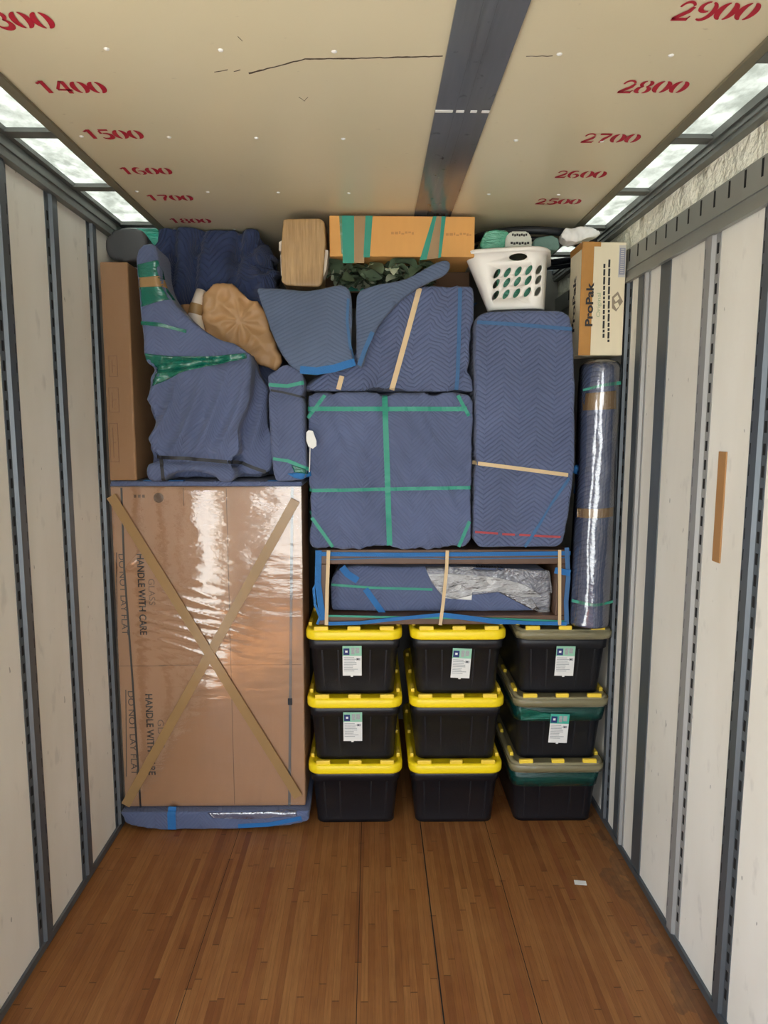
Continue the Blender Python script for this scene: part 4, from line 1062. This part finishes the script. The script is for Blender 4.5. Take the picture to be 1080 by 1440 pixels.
# lettered cream carton on top of the wrapped roll
Yp = 3.265
px0, px1, pz0, pz1 = 1.006, 1.211, 2.352, 2.862
t = thing('cream_carton', 'cream carton with dark sideways lettering and a brown tape edge on the wrapped roll', 'carton', (1.11, Yp+.1, pz0))
bm = bmesh.new(); bx(bm, px0, px1, Yp, Yp+.19, pz0, pz1, 0, .004, 2); obj('carton_body', bm, M['card_cream'], t)
bm = bmesh.new(); bx(bm, px0-.002, px0+.054, Yp-.002, Yp+.001, pz0, pz1); bx(bm, px0+.0, px0+.054, Yp-.002, Yp+.08, pz1-.001, pz1+.0015)
bx(bm, px0-.0025, px0+.001, Yp-.002, Yp+.19, pz1-.030, pz1+.001)
bx(bm, px0+.05, px0+.085, Yp-.0015, Yp+.001, pz1-.02, pz1)
obj('packing_tape', bm, plain('golden_brown_tape', srgb(184, 134, 72), .25, var=.15, scale=14), t)
def vup(s, px, y0, y1, h, mat, bold=0, sc_=1):
    x, zl = at(px, y1, Yp); _, zh = at(px, y0, Yp); me = text_fit(s, zh-zl, h, bold)
    me.transform(frame_m((x, Yp-.0027, (zh+zl)/2), (0, 0, 1), (-1, 0, 0))); return obj('printed_text', me, mat, t)
vup('ProPak', 828, 397, 459, .034, M['ink'], .0015)
vup('Original', 841, 412, 446, .018, plain('pale_green_ink', srgb(168, 180, 140), .6))
bm = bmesh.new(); random.seed(8)
for px, y0, y1 in ((850, 371, 475), (857, 365, 481)):
    y = y0
    while y < y1:
        l = random.choice((4, 6, 9, 11)); (xx, za), (_, zb2) = at(px-(y-y0)*.012, y, Yp), at(px, min(y1, y+l), Yp); bx(bm, xx-.0045, xx+.0045, Yp-.0008, Yp+.001, zb2, za); y += l+1.6
obj('fine_print', bm, M['ink'], t)
bm = bmesh.new(); x_, z_ = at(867, 424, Yp)
for q, mi in (([(-.022, .02), (.004, .045), (.03, .0), (.0, -.045), (-.02, -.03)], 0), ([(-.014, .014), (.003, .03), (.012, .012), (-.004, -.002)], 1), ([(-.012, -.012), (.006, -.004), (.014, -.02), (.0, -.034)], 1)):
    n0 = len(bm.faces); prism(bm, [(x_+a, z_+b) for a, b in q], Yp-.0008-.0006*mi, Yp+.001, 1); bm.faces.ensure_lookup_table()
    for f in bm.faces[n0:]: f.material_index = mi
fix(bm); obj('printed_emblem', bm, [plain('grey_brown_print', srgb(150, 136, 116), .7), M['card_cream']], t)
bm = bmesh.new(); (xa, za), (xb, zb) = at(871, 345, Yp), at(883, 390, Yp); bx(bm, xa, min(xb, px1-.003), Yp-.0008, Yp+.001, zb, za)
bx(bm, xa+.003, min(xb, px1-.003)-.003, Yp-.0014, Yp+.001, zb+.012, za-.012, 1)
for k in range(12):
    zz = zb+.018+k*.0095; bx(bm, xa+.008, min(xb, px1-.003)-.008, Yp-.0018, Yp, zz, zz+.004, 0)
obj('barcode_label', bm, [plain('grey_label', srgb(196, 192, 186), .6), plain('bluish_label_print', srgb(140, 142, 158), .6)], t)
# side panel lettering
me = text_fit('ProPak', .26, .045, .002); me.transform(frame_m((px0-.001, Yp+.10, 2.60), (0, 0, 1), (0, 1, 0))); obj('printed_text', me, M['ink'], t)

pl = P([(778, 345), (783, 335), (794, 332), (812, 332), (824, 337), (829, 342), (812, 347), (792, 352)], 3.50)
pl = [(x, max(2.852, z)) for x, z in pl]
bm_pl = catmull([(x, max(2.868, z)) for x, z in pl], 2)
t, bv, body = soft('white_paper', 'crumpled_sheet', 'crumpled white paper lying on top of the cream lettered carton', 'paper', [(bm_pl, 3.34, 3.44, .9)], M['white'], voxel=.006, smooth=3, disp=wrinkle(.010, 16, 16, 30, 2, True))
# black hoop lying flat across basket and carton
t = thing('black_hoop', 'black ring lying flat above the basket, close under the ceiling', 'hoop', (.87, 3.70, 2.90))
for nm, rad, dz, Rr, mt in (('ring', .019, .042, .33, 'black_band'), ('ring', .012, .008, .305, 'black_band')):
    bm = bmesh.new(); n = 64; pts = []
    for k in range(n+1):
        a = k*2*math.pi/n; pts.append((.865+Rr*math.cos(a), 3.73+Rr*math.sin(a), 2.905+dz-.016*math.cos(a)))
    tube(bm, pts, rad, 12, caps=False); obj(nm, bm, M[mt], t, True)

# ------------------------------------------------------------------ wrapped roll beside the wall
Y = 3.19
pl = P([(823, 513), (834, 505), (868, 505), (880, 511), (882, 560), (877, 700), (867, 860), (865, 882), (850, 893), (822, 890), (806, 878), (808, 850), (815, 700), (820, 590)], Y)
pl = [(min(1.205, x), max(z, 1.058)) for x, z in pl]
def roll_mesh(off, amp, seed, zlo, zhi):
    ed = [(505, 824, 882), (560, 821, 883), (700, 815, 877), (850, 806, 868), (893, 804, 865)]
    bm = bmesh.new(); rings = []; n = 110
    for i in range(n+1):
        f = i/n; py = 505 + (893-505)*f
        for (ya, la, ra), (yb, lb, rb_) in zip(ed, ed[1:]):
            if ya <= py <= yb: k = (py-ya)/(yb-ya); l, r_ = la+(lb-la)*k, ra+(rb_-ra)*k
        xl, z = at(l, py, Y+.05); xr, _ = at(r_, py, Y+.05); z = max(zlo, min(zhi, z)); xr = min(xr, 1.206)
        e = min(f, 1-f)/.035; sc_ = 1 if e >= 1 else math.sqrt(max(.0, 1-(1-e)**2))*.5+.5
        hw = ((xr-xl)/2+off)*sc_; hd = (.098+off)*sc_; ring = []
        for k in range(48):
            a = 2*math.pi*k/48; v = 1 + amp*(noise.noise(Vector((math.cos(a)*1.6+seed, math.sin(a)*1.6, z*3.2))) + .4*noise.noise(Vector((math.cos(a)*4+seed, math.sin(a)*4, z*9))))/.1
            ring.append((min(1.216, (xl+xr)/2+hw*math.cos(a)*v), Y+.10+hd*math.sin(a)*v, z))
        rings.append(ring)
    loft(bm, rings); fix(bm); me = bpy.data.meshes.new('roll'); bm.to_mesh(me); bm.free(); return me
ZR = (1.058, 2.338)
me = roll_mesh(0, .004, 3, *ZR); bv = bvh_of(me)
t = thing('wrapped_roll', 'tall blue quilted roll in clear plastic standing on the olive lidded tote by the wall', 'wrapped furniture', (1.11, Y+.1, ZR[0]))
body = obj('quilted_roll', me, M['quilt'], t)
obj('packing_tape', patch(bv, P([(826, 553), (869, 549), (869, 575), (826, 577)], Y), .004, dflt=Y+.04), M['tape'], t)
obj('packing_tape', patch(bv, P([(816, 717), (868, 714), (868, 727), (816, 730)], Y), .004, dflt=Y+.04), M['tape'], t)
obj('green_band', band(bv, P([(824, 548), (846, 542), (875, 538)], Y), .014, .004, wob=.5), M['green_band'], t)
obj('green_band', band(bv, P([(808, 848), (836, 851), (865, 848)], Y), .014, .004, wob=.3), M['green_band'], t)
me = roll_mesh(.008, .0055, 11, ZR[0]-.001, ZR[1]+.006)
obj('plastic_film', me, film('clear_roll_wrap', rough=.10, gl=.16, bscale=9, bst=.10, stretch=(2, 1, .8)), t)
# blue knot of webbing between block and roll
(xa, za) = at(816, 660, 3.30)
bm = bmesh.new(); c = bmesh.ops.create_icosphere(bm, subdivisions=3, radius=.026)
for v in bm.verts: v.co = v.co*(1+.35*noise.noise(v.co*60)); v.co += Vector((xa-.008, 3.30, za))
tube(bm, [(xa-.008, 3.30, za), (xa-.012, 3.32, za-.06), (xa-.014, 3.33, za-.12)], .006, 8)
fix(bm); tag(obj('webbing_knot', bm, M['bind'], None, True), 'blue knotted webbing in the gap between the tall block and the roll', 'webbing')

# ------------------------------------------------------------------ bits on the wall and floor
bm = bmesh.new(); bx(bm, WX-.005, WX+.001, 2.300, 2.352, 1.555, 1.938, 0, .002)
tag(obj('wood_strip', bm, plain('brown_wood_strip', srgb(168, 124, 76), .6)), 'brown wood strip stuck on the white wall panel', 'wood strip')
d = _F + _R*((816-540)/FPX) - _U*((1243-720)/FPX); q = Vector((CX, 0, CZ)) - d*(CZ/d.z)
bm = bmesh.new(); bx(bm, -.026, .026, -.014, .014, .0008, .003)
for v in bm.verts: v.co.z += .004*abs(v.co.x)/.026
me = bpy.data.meshes.new('p'); bm.to_mesh(me); bm.free()
me.transform(Matrix.Translation((q.x, q.y, 0)) @ Matrix.Rotation(-.15, 4, 'Z'))
tag(obj('paper_scrap', me, M['white']), 'tiny white paper scrap on the wood floor near the white wall', 'paper')
